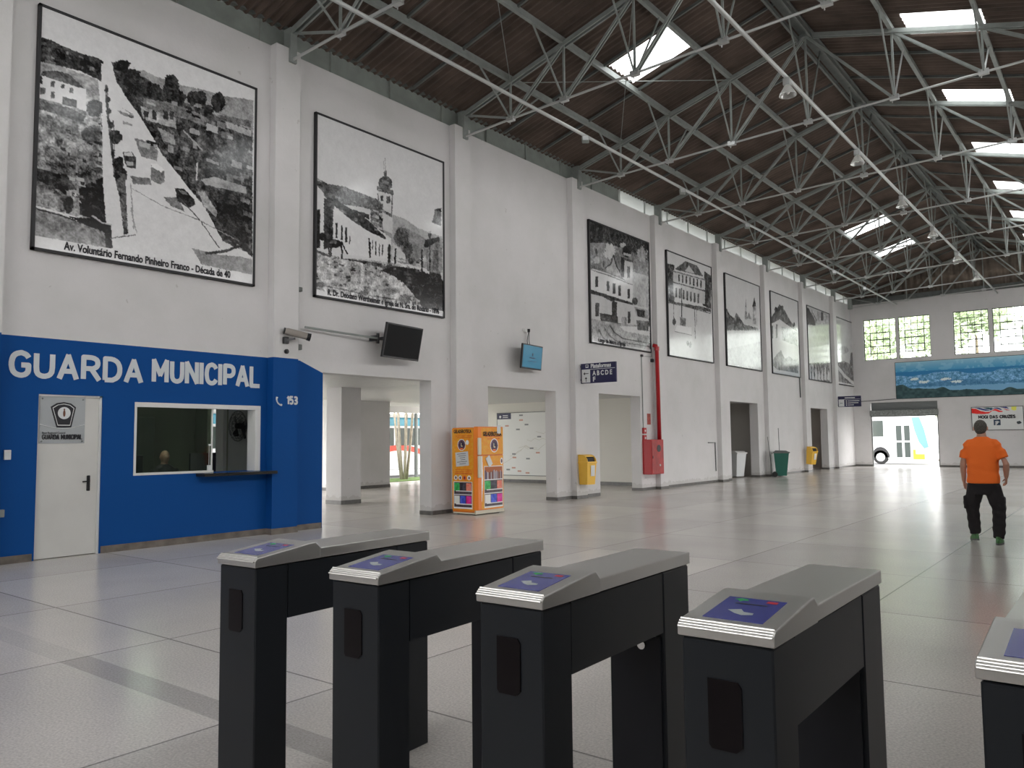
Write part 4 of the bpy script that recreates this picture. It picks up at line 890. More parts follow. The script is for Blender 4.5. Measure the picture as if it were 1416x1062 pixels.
q = MB().tube([(0.12, -1.68, 0.03), (0.20, 0.0, -0.02)], 0.022, 8); q.build('pipe', M_steelp, o)
q = MB().box(0.0, 0.20, -0.05, 0.03, -0.06, 0.04); q.box(0.20, 0.42, 0.0, 0.34, -0.05, 0.0); q.tube([(0.2, 0, -0.12), (0.2, 0, 0.08)], 0.03, 8); q.build('wall_bracket', M_blackmat, o)
o = empty('conduit', (XL+0.02, 8.84, 0)); tag(o, 'thin vertical grey conduit down the first white pilaster', 'conduit'); MB().tube([(0, 0, 3.2), (0, 0, 8.0)], 0.014, 6).build('tube', M_steelp, o); MB().bevbox(-0.03, 0.05, -0.03, 0.06, 3.22, 3.32, 0.01).build('end_box', M_steeld, o); MB().bevbox(-0.03, 0.05, -0.03, 0.06, 4.28, 4.36, 0.01).build('end_box', M_steeld, o)
MB().box(-0.262, -0.08, -0.10, 0.10, -0.1, 0.06).build('wall_bracket', M_blackmat, tv2)
r = tag(empty('wall_lamp', (XL, 15.62, 4.27)), 'little round black and white fixture above the blue television', 'lamp')
MB().tube([(0, 0, 0), (0.08, 0, 0)], 0.05, 12).build('base', M_white, r); MB().tube([(0.06, 0.05, 0), (0.1, 0.1, 0)], 0.045, 12).build('shade', M_black, r)
q = MB().tube([(0.08, 0.08, -0.03), (0.08, 0.02, -0.25), (0.14, -0.03, -0.45)], 0.008, 5); q.tube([(0.08, 0.1, -0.03), (0.09, 0.08, -0.25), (0.14, 0.07, -0.45)], 0.008, 5); q.build('cord', M_black, r)
# security camera on the first pilaster
r = tag(empty('security_camera', (XL+0.17, 8.45, 3.34)), 'beige bullet security camera on the first pilaster', 'camera')
MB().bevbox(0, 0.06, -0.05, 0.05, -0.06, 0.06, 0.01).build('wall_mount', M_black, r)
MB().bar((0.04, 0, 0.0), (0.16, 0.10, 0.03), 0.04, 0.035).build('arm', M_black, r)
cbm = mat('beige_camera_shell', (0.30, 0.27, 0.24), 0.4)
q = MB(); q.tube([(0.06, -0.04, 0.16), (0.09, 0.0, 0.15), (0.25, 0.28, 0.08)], [0.055, 0.062, 0.062], 14); q.build('housing', cbm, r, smooth=False)
MB().tube([(0.25, 0.28, 0.075), (0.28, 0.335, 0.06)], [0.066, 0.07], 14).build('hood', M_black, r)
MB().tube([(0.05, -0.06, 0.165), (0.06, -0.04, 0.16)], 0.058, 14).build('rear_cap', M_black, r)
o = MB(); o.tube([(0, 0, 0), (0.03, 0, 0)], 0.042, 16); o.tube([(0.03, 0, 0), (0.05, 0, 0)], 0.026, 12); o = o.build('photocell', M_black); o.location = (XL+0.17, 8.48, 3.15); tag(o, 'small round black sensor below the security camera', 'sensor')
# door sign, door, switches
d = struct(empty('door_2', (XL-0.05, 5.01, 0)), 'white door in the blue wall')
MB().box(-0.04, 0.0, -0.425, 0.425, 0.01, 2.25).build('door_leaf', mat('white_door_paint', (0.66, 0.655, 0.62), 0.4, noise=0.06, nscale=2), d)
q = MB(); q.box(-0.05, 0.03, 0.40, 0.43, 0, 2.26); q.box(-0.05, 0.03, -0.43, 0.43, 2.235, 2.26); q.build('door_frame', M_white, d)
q = MB().bevbox(0, 0.012, 0.255, 0.30, 0.90, 1.12, 0.01); q.tube([(0.01, 0.277, 1.04), (0.05, 0.277, 1.04), (0.05, 0.18, 1.035)], 0.010, 8); q.build('door_handle', M_black, d)
sgn = tag(empty('door_plate', (XL-0.05, 4.615, 1.58)), 'silver plate with shield emblem reading GUARDA MUNICIPAL on the white door', 'sign')
MB().box(0.004, 0.010, 0, 0.60, 0, 0.66).build('plate', mat('silver_plate', (0.52, 0.55, 0.56), 0.22, metal=0.35), sgn)
SH = lambda k, cy, cz: [(cy+u*k, cz+v*k) for u, v in [(-0.085, -0.19), (0.10, -0.19), (0.155, 0.085), (0.09, 0.135), (0.0, 0.152), (-0.09, 0.135), (-0.165, 0.085)]]
MB().prism(SH(1.05, 0.31, 0.42), 'x', 0.010, 0.013).build('emblem', M_ink, sgn)
MB().prism(SH(0.90, 0.31, 0.42), 'x', 0.013, 0.0145).build('emblem', M_signwhite, sgn); MB().prism(SH(0.84, 0.31, 0.42), 'x', 0.0145, 0.016).build('emblem', M_ink, sgn)
MB().disc((0.017, 0.315, 0.425), 0.085, 'x', 0.002).build('emblem', M_signwhite, sgn)
q = MB().ellipsoid((0.0175, 0.315, 0.42), 0.002, 0.018, 0.05, 10, 8); q.ellipsoid((0.0175, 0.315, 0.475), 0.002, 0.012, 0.014, 8, 6); q.build('emblem_figure', M_brown, sgn)
stroke_text('lettering', 'GUARDA MUNICIPAL', 0.072, 0.53, 0.0105, M_ink, sgn, (0.0115, 0.035, 0.055), FACE_X)
text('lettering', 'Base Regional Central', 0.04, M_ink, sgn, (0.0125, 0.035, 0.135), FACE_X, width=0.30)
q = MB(); pts = [(0.0125, 0.003+0.594*i/16, 0.265-0.055*math.sin(PI*i/16)+0.0) for i in range(17)]; q.tube(pts, 0.004, 5); q.build('wave_line', M_signwhite, sgn)
q = MB()
for y in (0.03, 0.57):
    for z in (0.03, 0.62): q.tube([(0.01, y, z), (0.018, y, z)], 0.011, 8)
q.build('screw', M_steeld, sgn)
o = MB().bevbox(0, 0.03, 0, 0.085, 0, 0.13, 0.006).build('light_switch', M_signwhite); o.location = (XL, 4.17, 1.37); tag(o, 'small white switch box left of the white door', 'switch')
o = MB().bevbox(0, 0.06, 0, 0.10, 0, 0.10, 0.008).build('socket_box', M_steelp); o.location = (XL, 4.09, 0.62); tag(o, 'small grey box low on the blue wall at the left edge', 'socket')
# ---------------------------------------------------------------- guard office behind the window
wr_ = struct(empty('window_7', (XL, 7.0, 1.09)), 'sliding office window in the blue wall')
q = MB()
q.box(-0.10, 0.01, -1.09, 1.09, 1.03, 1.10); q.box(-0.10, 0.01, -1.09, 0.22, 0, 0.035); q.box(-0.10, 0.01, -1.09, -1.055, 0.036, 1.029); q.box(-0.22, 0.009, 0.99, 1.09, 0, 1.029); q.box(-0.08, -0.05, 0.21, 0.235, 0.0, 1.03)
q.build('window_frame', M_white, wr_)
MB().box(-0.07, -0.062, -1.07, 0.22, 0.03, 1.04).build('pane', M_officeglass, wr_)
o = MB().bevbox(-0.40, 0.26, 6.92, 8.27, 1.035, 1.085, 0.006).build('counter_shelf', M_granite); o.location = (XL, 0, 0); tag(o, 'dark stone counter shelf under the office window', 'shelf')
o = tag(empty('latch_stand', (XL-0.03, 7.18, 1.12)), 'small white stand with a thin rod at the window latch', 'stand'); MB().bevbox(-0.02, 0.02, -0.045, 0.03, 0, 0.09, 0.006).build('base', M_signwhite, o); MB().tube([(0, -0.02, 0.08), (0, -0.02, 0.42)], 0.004, 5).build('rod', M_signwhite, o); MB().bevbox(-0.01, 0.01, -0.03, 0.01, 0.40, 0.43, 0.004).build('tip', M_signwhite, o)
q = MB(); q.box(-16.0, -15.9, 4.0, 9.42, 0, 2.8); q.box(-15.9, -12.14, 3.9, 4.0, 0, 2.8)
q.box(-15.9, -15.45, 9.3, 9.42, 0, 2.8); q.box(-14.98, -12.14, 9.3, 9.42, 0, 2.8); q.box(-15.45, -14.98, 9.3, 9.42, 0, 0.4); q.box(-15.45, -14.98, 9.3, 9.42, 2.32, 2.8)
ow_ = struct(q.build('wall_office', M_officewall), 'grey green walls of the guard office')
MB().box(-16, -12.14, 3.9, 9.42, 2.6, 2.68).build('office_ceiling', M_wall, ow_)
MB().box(-15.0, -14.72, 9.22, 9.31, 0, 2.6).build('office_column', M_white, ow_)
MB().box(-14.60, -12.2, 9.26, 9.305, 0.9, 2.6).build('wall_lining', mat('light_grey_panel', (0.42, 0.43, 0.43), 0.5), ow_)
MB().box(-16.0, -13.4, 8.2, 8.35, 0, 2.6).build('inner_partition', M_officewall, ow_) if False else None
o = tag(empty('wardrobe', (-15.85, 7.2, 0)), 'tall grey green locker against the rear office wall', 'locker'); MB().bevbox(0, 0.5, 0, 0.9, 0, 2.1, 0.01).build('body', mat('locker_green', (0.13, 0.15, 0.12), 0.4), o); MB().box(0.5, 0.505, 0.44, 0.46, 0.1, 2.0).build('door_gap', M_black, o)
tl = tag(empty('office_fill_lamp', (-13.4, 6.6, 2.55)), 'unseen fill lamp added on the ceiling of the guard office', 'lamp'); MB().bevbox(-0.08, 0.08, -0.65, 0.65, -0.03, 0.05, 0.01).build('housing', M_white, tl); MB().tube([(0, -0.6, -0.05), (0, 0.6, -0.05)], 0.018, 8).build('tube', mat('fill_tube', (0.9, 0.9, 0.9), 0.5, emit=(0.95, 1.0, 0.95, 6.0)), tl)  # unseen fill lamp, added to brighten the office interior
fn = tag(empty('wall_fan', (-14.05, 9.12, 1.9)), 'caged black wall fan inside the office, right side of the window', 'fan')
q = MB()
for rr in (0.10, 0.18, 0.25, 0.30):
    q.tube([(rr*math.cos(2*PI*i/24), -0.10*(1-(rr/0.32)**2), rr*math.sin(2*PI*i/24)) for i in range(25)], 0.004, 4)
    q.tube([(rr*math.cos(2*PI*i/24), 0.08*(1-(rr/0.32)**2), rr*math.sin(2*PI*i/24)) for i in range(25)], 0.004, 4)
for i in range(20):
    a = 2*PI*i/20; q.tube([(rr*math.cos(a), -0.10*(1-(rr/0.32)**2), rr*math.sin(a)) for rr in (0.03, 0.12, 0.22, 0.31)], 0.003, 4)
q.build('cage', M_black, fn)
q = MB()
for i in range(3):
    a = 2*PI*i/3; q.add([(0.03*math.cos(a), 0, 0.03*math.sin(a)), (0.2*math.cos(a-0.3), -0.02, 0.2*math.sin(a-0.3)), (0.24*math.cos(a), 0, 0.24*math.sin(a)), (0.2*math.cos(a+0.5), 0.03, 0.2*math.sin(a+0.5))], [(0, 1, 2, 3)])
q.build('blade', M_black, fn); MB().tube([(0, -0.03, 0), (0, 0.12, 0)], 0.06, 12).build('motor', M_black, fn); MB().bar((0, 0.1, 0), (0.05, 0.14, -0.25), 0.05, 0.05).build('wall_arm', M_black, fn)
def monitor(c, w_, h, rz, label):
    r = tag(empty('computer_monitor', c), label, 'monitor', 'office monitors'); r.rotation_euler = (0, 0, rz)
    MB().bevbox(-0.02, 0.02, -w_/2, w_/2, 0.10, 0.10+h, 0.006).build('screen', M_black, r); MB().bevbox(-0.09, 0.09, -0.12, 0.12, 0, 0.015, 0.004).build('stand', M_black, r); MB().bar((0, 0, 0.01), (0, 0, 0.2), 0.05, 0.03).build('neck', M_black, r)
monitor((-12.5, 7.45, 0.97), 0.55, 0.33, 0.2, 'black monitor back behind the middle of the office window')
monitor((-12.7, 6.25, 0.97), 0.5, 0.31, -0.1, 'black monitor back at the left end of the office window')
o = tag(empty('desk', (-12.75, 6.9, 0)), 'dark office desk behind the window', 'desk'); MB().bevbox(-0.4, 0.4, -1.0, 1.0, 0.93, 0.97, 0.006).build('desktop', M_brown, o)
for x in (-0.35, 0.35):
    for y in (-0.95, 0.95): MB().box(x-0.03, x+0.03, y-0.03, y+0.03, 0, 0.93).build('leg', M_blackmat, o)

# ---------------------------------------------------------------- yellow bins, hose cabinet, small pipes
def pole_bin(label, loc, rz, post):
    r = tag(empty('litter_bin', loc, rz), label, 'bin', 'yellow litter bins')        # opens towards local +X
    q = MB().loft([((0.19, 0, 0), 0.15, 0.17, (1, 0, 0), (0, 1, 0))]*1+[((0.19, 0, z), 0.155+z*0.03, 0.178+z*0.03, (1, 0, 0), (0, 1, 0)) for z in (0.02, 0.55)], 4)
    q = MB(); b0 = [(0.04, -0.16), (0.30, -0.16), (0.30, 0.16), (0.04, 0.16)]; b1 = [(0.03, -0.185), (0.345, -0.185), (0.345, 0.185), (0.03, 0.185)]
    q.add([(x, y, 0) for x, y in b0]+[(x, y, 0.56) for x, y in b1], [(3, 2, 1, 0), (4, 5, 6, 7), (0, 1, 5, 4), (1, 2, 6, 5), (2, 3, 7, 6), (3, 0, 4, 7)])
    q.build('bucket', M_yellow, r)
    q = MB().bevbox(0.02, 0.36, -0.197, 0.197, 0.555, 0.60, 0.008)
    hood = [(0.03, 0.60), (0.34, 0.60), (0.335, 0.66), (0.27, 0.74), (0.18, 0.775), (0.03, 0.78)]
    q.prism([(x, z) for x, z in hood], 'y', -0.19, -0.17); q.prism(hood, 'y', 0.17, 0.19); q.prism([(0.03, 0.60), (0.05, 0.60), (0.05, 0.78), (0.03, 0.78)], 'y', -0.19, 0.19)
    q.prism([(0.03, 0.765), (0.18, 0.76), (0.27, 0.725), (0.27, 0.745), (0.18, 0.78), (0.03, 0.785)], 'y', -0.19, 0.19); q.build('lid', M_yellow, r)
    MB().prism([(0.05, 0.60), (0.30, 0.60), (0.27, 0.70), (0.18, 0.75), (0.05, 0.755)], 'y', -0.165, 0.165).build('mouth', M_blackmat, r)
    q = MB().add([(0.338, -0.05, 0.22), (0.338, 0.11, 0.22), (0.350, 0.11, 0.50), (0.350, -0.05, 0.50)], [(0, 1, 2, 3)]); q.v = [(x+0.0, y, z) for x, y, z in q.v]; q.build('sticker', M_signwhite, r)
    if post: MB().box(0.0, 0.06, -0.04, 0.04, -0.32, 0.72).build('post', M_signwhite, r)
    return r
pole_bin('yellow litter bin mounted on the pilaster under the Plataformas sign', (XL+0.17, 17.88, 0.38), -0.12, False)
b2 = pole_bin('far yellow litter bin tilted on a white post, beside the brown doorway', (XL+0.12, 36.5, 0.38), -0.25, True); b2.rotation_euler = (0, 0.12, -0.3)
hc = tag(empty('fire_hose_cabinet', (XL, 21.5, 0.49)), 'red fire hose cabinet with round black opening beside the third passage', 'cabinet')
MB().bevbox(0, 0.30, 0, 0.80, 0, 1.05, 0.01).build('body', M_red, hc)
MB().bevbox(0.30, 0.315, 0.03, 0.77, 0.03, 1.02, 0.005).build('door', mat('scuffed_red_door', (0.42, 0.03, 0.03), 0.4, noise=0.35, nscale=5), hc)
MB().disc((0.318, 0.46, 0.78), 0.12, 'x', 0.006, ry=0.11).build('opening', M_black, hc); MB().tube([(0.31, 0.5, 0.27), (0.34, 0.5, 0.27)], 0.03, 8).build('latch', M_signwhite, hc); MB().box(0.31, 0.33, 0.05, 0.08, 0.48, 0.56).build('handle', M_black, hc)
o = tag(empty('fire_pipe', (XL+0.20, 22.20, 0)), 'thick red water pipe running up from the hose cabinet', 'pipe')
MB().tube([(0, 0.04, 1.54), (0, 0.0, 4.36), (0, -0.03, 4.44), (-0.10, -0.05, 4.47)], 0.062, 12).build('pipe', M_red, o, smooth=True); MB().tube([(0, 0, 4.30), (0, 0, 4.42)], 0.078, 12).build('collar', M_red, o)
o = tag(empty('conduit', (XL+0.02, 21.56, 0)), 'thin grey conduit from the alarm boxes up to the third photograph', 'conduit')
MB().tube([(0, 0, 1.9), (0, -0.02, 4.10), (0, 0.62, 4.12), (0, 0.62, 4.8)], 0.014, 6).build('tube', M_steelp, o); q = MB().bevbox(-0.02, 0.06, 0.57, 0.67, 3.95, 4.05, 0.01); q.bevbox(-0.02, 0.04, -0.06, 0.03, 4.07, 4.14, 0.01); q.build('junction_box', M_blackmat, o)
for z, n in ((1.80, 'upper'), (1.58, 'lower')):
    r = tag(empty('alarm_call_point', (XL, 21.60, z)), 'small red alarm box above the hose cabinet, the %s of two' % n, 'alarm box', 'red alarm boxes'); MB().bevbox(0, 0.06, -0.09, 0.09, -0.08, 0.10, 0.01).build('case', M_red, r); MB().disc((0.063, 0, 0.01), 0.035, 'x', 0.006).build('button', M_signwhite, r)
o = MB().box(0, 0.006, -0.11, 0.11, -0.17, 0.17).build('fire_notice', mat('red_notice', (0.42, 0.09, 0.07), 0.5, noise=0.4, nscale=14)); o.location = (XL, 21.95, 2.17); tag(o, 'small red notice on the wall above the hose cabinet', 'sign')
o = MB().tube([(0.02, 26.2, 1.41), (0.02, 26.78, 1.41), (0.02, 26.80, 0.40)], 0.018, 6).build('wall_conduit', M_steeld); o.location = (XL, 0, 0); tag(o, 'bent grey conduit on the bare wall below the palace photograph', 'conduit')
o = MB().tube([(0.03, 36.12, 4.35), (0.03, 36.15, 3.35)], 0.03, 8).build('wall_conduit', M_steeld); o.location = (XL, 0, 0); tag(o, 'short dark pipe stub on the wall below the house photograph', 'conduit')

# ---------------------------------------------------------------- bins in the far doorway
def wheelie(loc, rz, bm_, lidm, label, broom):
    r = tag(empty('wheeled_bin', loc, rz), label, 'bin')
    q = MB(); b0 = [(-0.20, -0.22), (0.20, -0.22), (0.20, 0.22), (-0.20, 0.22)]; b1 = [(-0.27, -0.28), (0.30, -0.28), (0.30, 0.28), (-0.27, 0.28)]
    q.add([(x, y, 0.05) for x, y in b0]+[(x, y, 0.94) for x, y in b1], [(3, 2, 1, 0), (4, 5, 6, 7), (0, 1, 5, 4), (1, 2, 6, 5), (2, 3, 7, 6), (3, 0, 4, 7)]); q.build('body', bm_, r)
    q = MB().bevbox(-0.29, 0.34, -0.31, 0.31, 0.94, 0.99, 0.012); q.prism([(-0.27, 0.99), (0.30, 0.99), (0.2, 1.04), (-0.2, 1.05)], 'y', -0.28, 0.28); q.build('lid', lidm, r)
    for y in (-0.26, 0.26): MB().tube([(-0.24, y-0.03, 0.1), (-0.24, y+0.03, 0.1)], 0.10, 16).build('wheel', M_tyre, r)
    MB().tube([(-0.33, -0.22, 0.93), (-0.33, 0.22, 0.93)], 0.018, 8).build('handle', lidm, r)
    return r
wheelie((-11.2, 31.75, 0), 0.35, M_green, M_steeld, 'dark green wheeled bin between the two far doorways', True)
o = tag(empty('broom', (-11.45, 32.35, 0)), 'broom leaning behind the green bin', 'broom'); MB().tube([(0, 0, 0.02), (-0.05, 0.05, 1.95)], 0.014, 6).build('stick', M_steeld, o); MB().bevbox(-0.06, 0.06, -0.15, 0.15, 0, 0.12, 0.01).build('head', M_blackmat, o)
o = MB().tube([(0, 0, 0.0), (-0.12, -0.12, 1.6)], 0.012, 6).build('mop_stick', M_steeld); o.location = (-11.5, 31.6, 0); tag(o, 'thin stick leaning beside the broom behind the green bin', 'stick')
wheelie((-12.55, 30.45, 0), -0.3, M_signwhite, M_white, 'white lidded bin standing inside the first far doorway', False)
# ---------------------------------------------------------------- orange book fridge
fr = tag(empty('book_fridge', (-11.58, 12.72, 0)), 'orange wrapped refrigerator used as a free library, by the second pilaster', 'refrigerator')
FW, FD, FH = 0.67, 0.97, 1.84
MB().bevbox(0, FW-0.05, 0, FD, 0.05, FH, 0.02).build('cabinet', M_orange, fr)
q = MB()
def curved(z0, z1):
    n = 12; vs = []
    for i in range(n+1):
        u = i/n; vs.append((FW-0.05+0.055*(1-(2*u-1)**4)**0.5 if 0 < u < 1 else FW-0.05, u*FD))
    q_ = MB(); poly = [(x, y) for x, y in vs]; q_.prism(poly, 'z', z0, z1); return q_
curved(1.255, FH+0.015).build('freezer_door', M_orange, fr); curved(0.10, 1.243).build('lower_door', M_orange, fr)
MB().box(0.01, FW-0.02, 0.01, FD-0.01, 0.02, 0.10).build('plinth', M_cream, fr)
for x in (0.08, FW-0.12):
    for y in (0.1, FD-0.1): MB().tube([(x, y, 0), (x, y, 0.05)], 0.03, 8).build('foot', M_black, fr)
MB().bevbox(FW-0.01, FW+0.03, 0.05, 0.15, 1.26, 1.62, 0.015).build('freezer_handle', M_cream, fr)
MB().bevbox(FW-0.01, FW+0.03, 0.05, 0.15, 0.78, 1.24, 0.015).build('door_handle', M_cream, fr)
def shelves(P, x0, y0, x1, rows, h):
    P.rect(x0-0.015, y0-0.015, x1+0.015, y0+rows*h+0.012, (215, 205, 190))
    r = random.Random(4)
    for k in range(rows):
        ya, yb = y0+k*h, y0+(k+1)*h-0.02; P.rect(x0, ya, x1, yb, (120, 62, 24) if k == 0 and rows == 3 else (46, 30, 26))
        if rows == 3 and k == 0:
            x = x0+0.005
            while x < x1-0.015:
                wd = r.uniform(0.018, 0.035); P.rect(x, ya+h*0.33+r.uniform(-0.02, 0.03), x+wd-0.004, yb, r.choice([(36, 40, 66), (70, 30, 34), (120, 120, 125), (30, 30, 34), (80, 84, 96), (60, 36, 30)])); x += wd
        else:
            cs = ([(34, 120, 58), (34, 32, 42), (178, 92, 78)] if k == rows-2 else [(178, 176, 160), (48, 66, 150), (170, 36, 110)]); wd = (x1-x0)/3
            for i, c in enumerate(cs): P.rect(x0+i*wd+0.008, ya+0.015, x0+(i+1)*wd-0.012, yb-0.07, c, 22)
            P.rect(x0+wd*0.3, yb-0.075, x1, yb-0.055, (205, 205, 205)); P.rect(x0+0.02, yb-0.045, x1-0.01, yb-0.005, (52, 44, 50), 14)
def emblem(P, x, y, r):
    P.blob(x, y, r*1.15, r*1.25, (200, 186, 165), 0, 0); P.blob(x, y, r, r*1.1, (60, 36, 48), 22, 0); P.blob(x, y, r*0.62, r*0.66, (26, 22, 44), 8, 0); P.blob(x, y+r*0.85, r*0.5, r*0.22, (160, 80, 40), 0, 0)
    P.line([(x-r*0.12, y-r*0.35), (x-r*0.12, y+r*0.3), (x+r*0.25, y+r*0.3)], r*0.16, (190, 150, 120))
ob = (218, 108, 24)
gx, gy = np.meshgrid(np.linspace(0, 0.60, 110), np.linspace(0, 1.74, 300)); P = Paint(gx, gy, ob); P.put(np.ones_like(gx, bool), ob, 12)
for y, a in ((0.155, 0.10), (0.19, 0.14), (0.88, 0.08), (0.92, 0.08), (0.96, 0.08)): P.rect(a, y, 0.56, y+0.012, (150, 62, 26), 14)
emblem(P, 0.27, 0.35, 0.10); P.blob(0.43, 0.30, 0.045, 0.05, (205, 190, 170), 0, 0)
for i in range(4): P.blob(0.10+i*0.125, 1.055, 0.05, 0.05, (205, 190, 165) if i != 2 else (170, 70, 30), 0, 0); P.blob(0.10+i*0.125, 1.055, 0.022, 0.03, (70, 40, 40), 0, 0)
shelves(P, 0.05, 1.15, 0.55, 2, 0.275)
canvas('vinyl_wrap', (0.0, -0.003, FH-0.02), (0.60, 0, 0), (0, 0, -1.72), P, M_vinyl, fr, scale=0.40)
def fy(u): return FW-0.05+0.055*(max(0, 1-(2*u/FD-1)**4))**0.5+0.002
def wrap_front(name, paint, y0, y1, z1, z0):
    h, w_ = paint.h, paint.w; o = canvas(name, (0, y0, z1), (0, y1-y0, 0), (0, 0, z0-z1), paint, M_vinyl, fr, scale=0.40)
    co = np.empty(len(o.data.vertices)*3, np.float32); o.data.vertices.foreach_get('co', co); co = co.reshape(-1, 3)
    co[:, 0] = [fy(v) for v in co[:, 1]]; o.data.vertices.foreach_set('co', co.ravel()); o.data.update()
gx, gy = np.meshgrid(np.linspace(0.17, 0.93, 120), np.linspace(0, 0.57, 110)); P = Paint(gx, gy, ob); P.put(np.ones_like(gx, bool), ob, 10)
P.rect(0.30, 0.18, 0.86, 0.195, (150, 62, 26), 14); P.rect(0.36, 0.23, 0.80, 0.242, (150, 62, 26), 14); emblem(P, 0.60, 0.38, 0.12)
wrap_front('vinyl_wrap', P, 0.17, 0.93, FH-0.01, 1.265)
gx, gy = np.meshgrid(np.linspace(0.17, 0.93, 130), np.linspace(0, 1.11, 220)); P = Paint(gx, gy, ob); P.put(np.ones_like(gx, bool), ob, 10)
P.poly([(0.17, 0.0), (0.20, 0.0), (0.22, 0.5), (0.18, 0.95), (0.17, 0.95)], (205, 195, 170)); P.blob(0.86, 0.12, 0.05, 0.07, (200, 186, 165), 0, 0); P.blob(0.86, 0.12, 0.03, 0.045, (60, 36, 48), 0, 0)
shelves(P, 0.27, 0.23, 0.88, 3, 0.283); wrap_front('vinyl_wrap', P, 0.17, 0.93, 1.235, 0.115)
text('lettering', 'GELADEROTECA', 0.10, M_ink, fr, (0.05, -0.006, 1.725), FACE_Y, bold=0.003, width=0.50)
t_ = text('lettering', 'GELADEROTECA', 0.125, M_ink, fr, (0, 0.22, 1.66), FACE_X, bold=0.004, width=0.62)
t_.location.x = FW+0.012
o = MB().box(0, 0.36, -0.004, -0.0, 0, 0.30).build('paper_note', M_signwhite); o.location = (-11.58+0.12, 12.712, 1.01); o.rotation_euler = (0, -0.08, 0)
tag(o, 'white sheet of handwritten notes stuck to the side of the orange fridge', 'paper')
q = MB()
for i, (a, b_) in enumerate(((0.05, 0.30), (0.08, 0.30), (0.12, 0.27), (0.14, 0.27), (0.04, 0.32), (0.1, 0.28))): q.box(a, b_, -0.006, -0.004, 0.255-i*0.042, 0.264-i*0.042)
q.build('handwriting', M_ink, o)
o = MB().bevbox(0, 0.02, -0.07, 0.07, -0.11, 0.11, 0.008).build('hanging_card', M_signwhite); o.location = (-11.58+FW+0.006, 13.13, 1.12); o.rotation_euler = (0.55, 0, 0); tag(o, 'small white card stuck slanted on the fridge door', 'card')
o = MB().box(0, 0.004, -0.06, 0.06, -0.08, 0.10).build('label_sheet', M_signwhite); o.location = (-11.58+FW+0.014, 13.47, 1.79); tag(o, 'small white label folded over the top edge of the fridge', 'label')

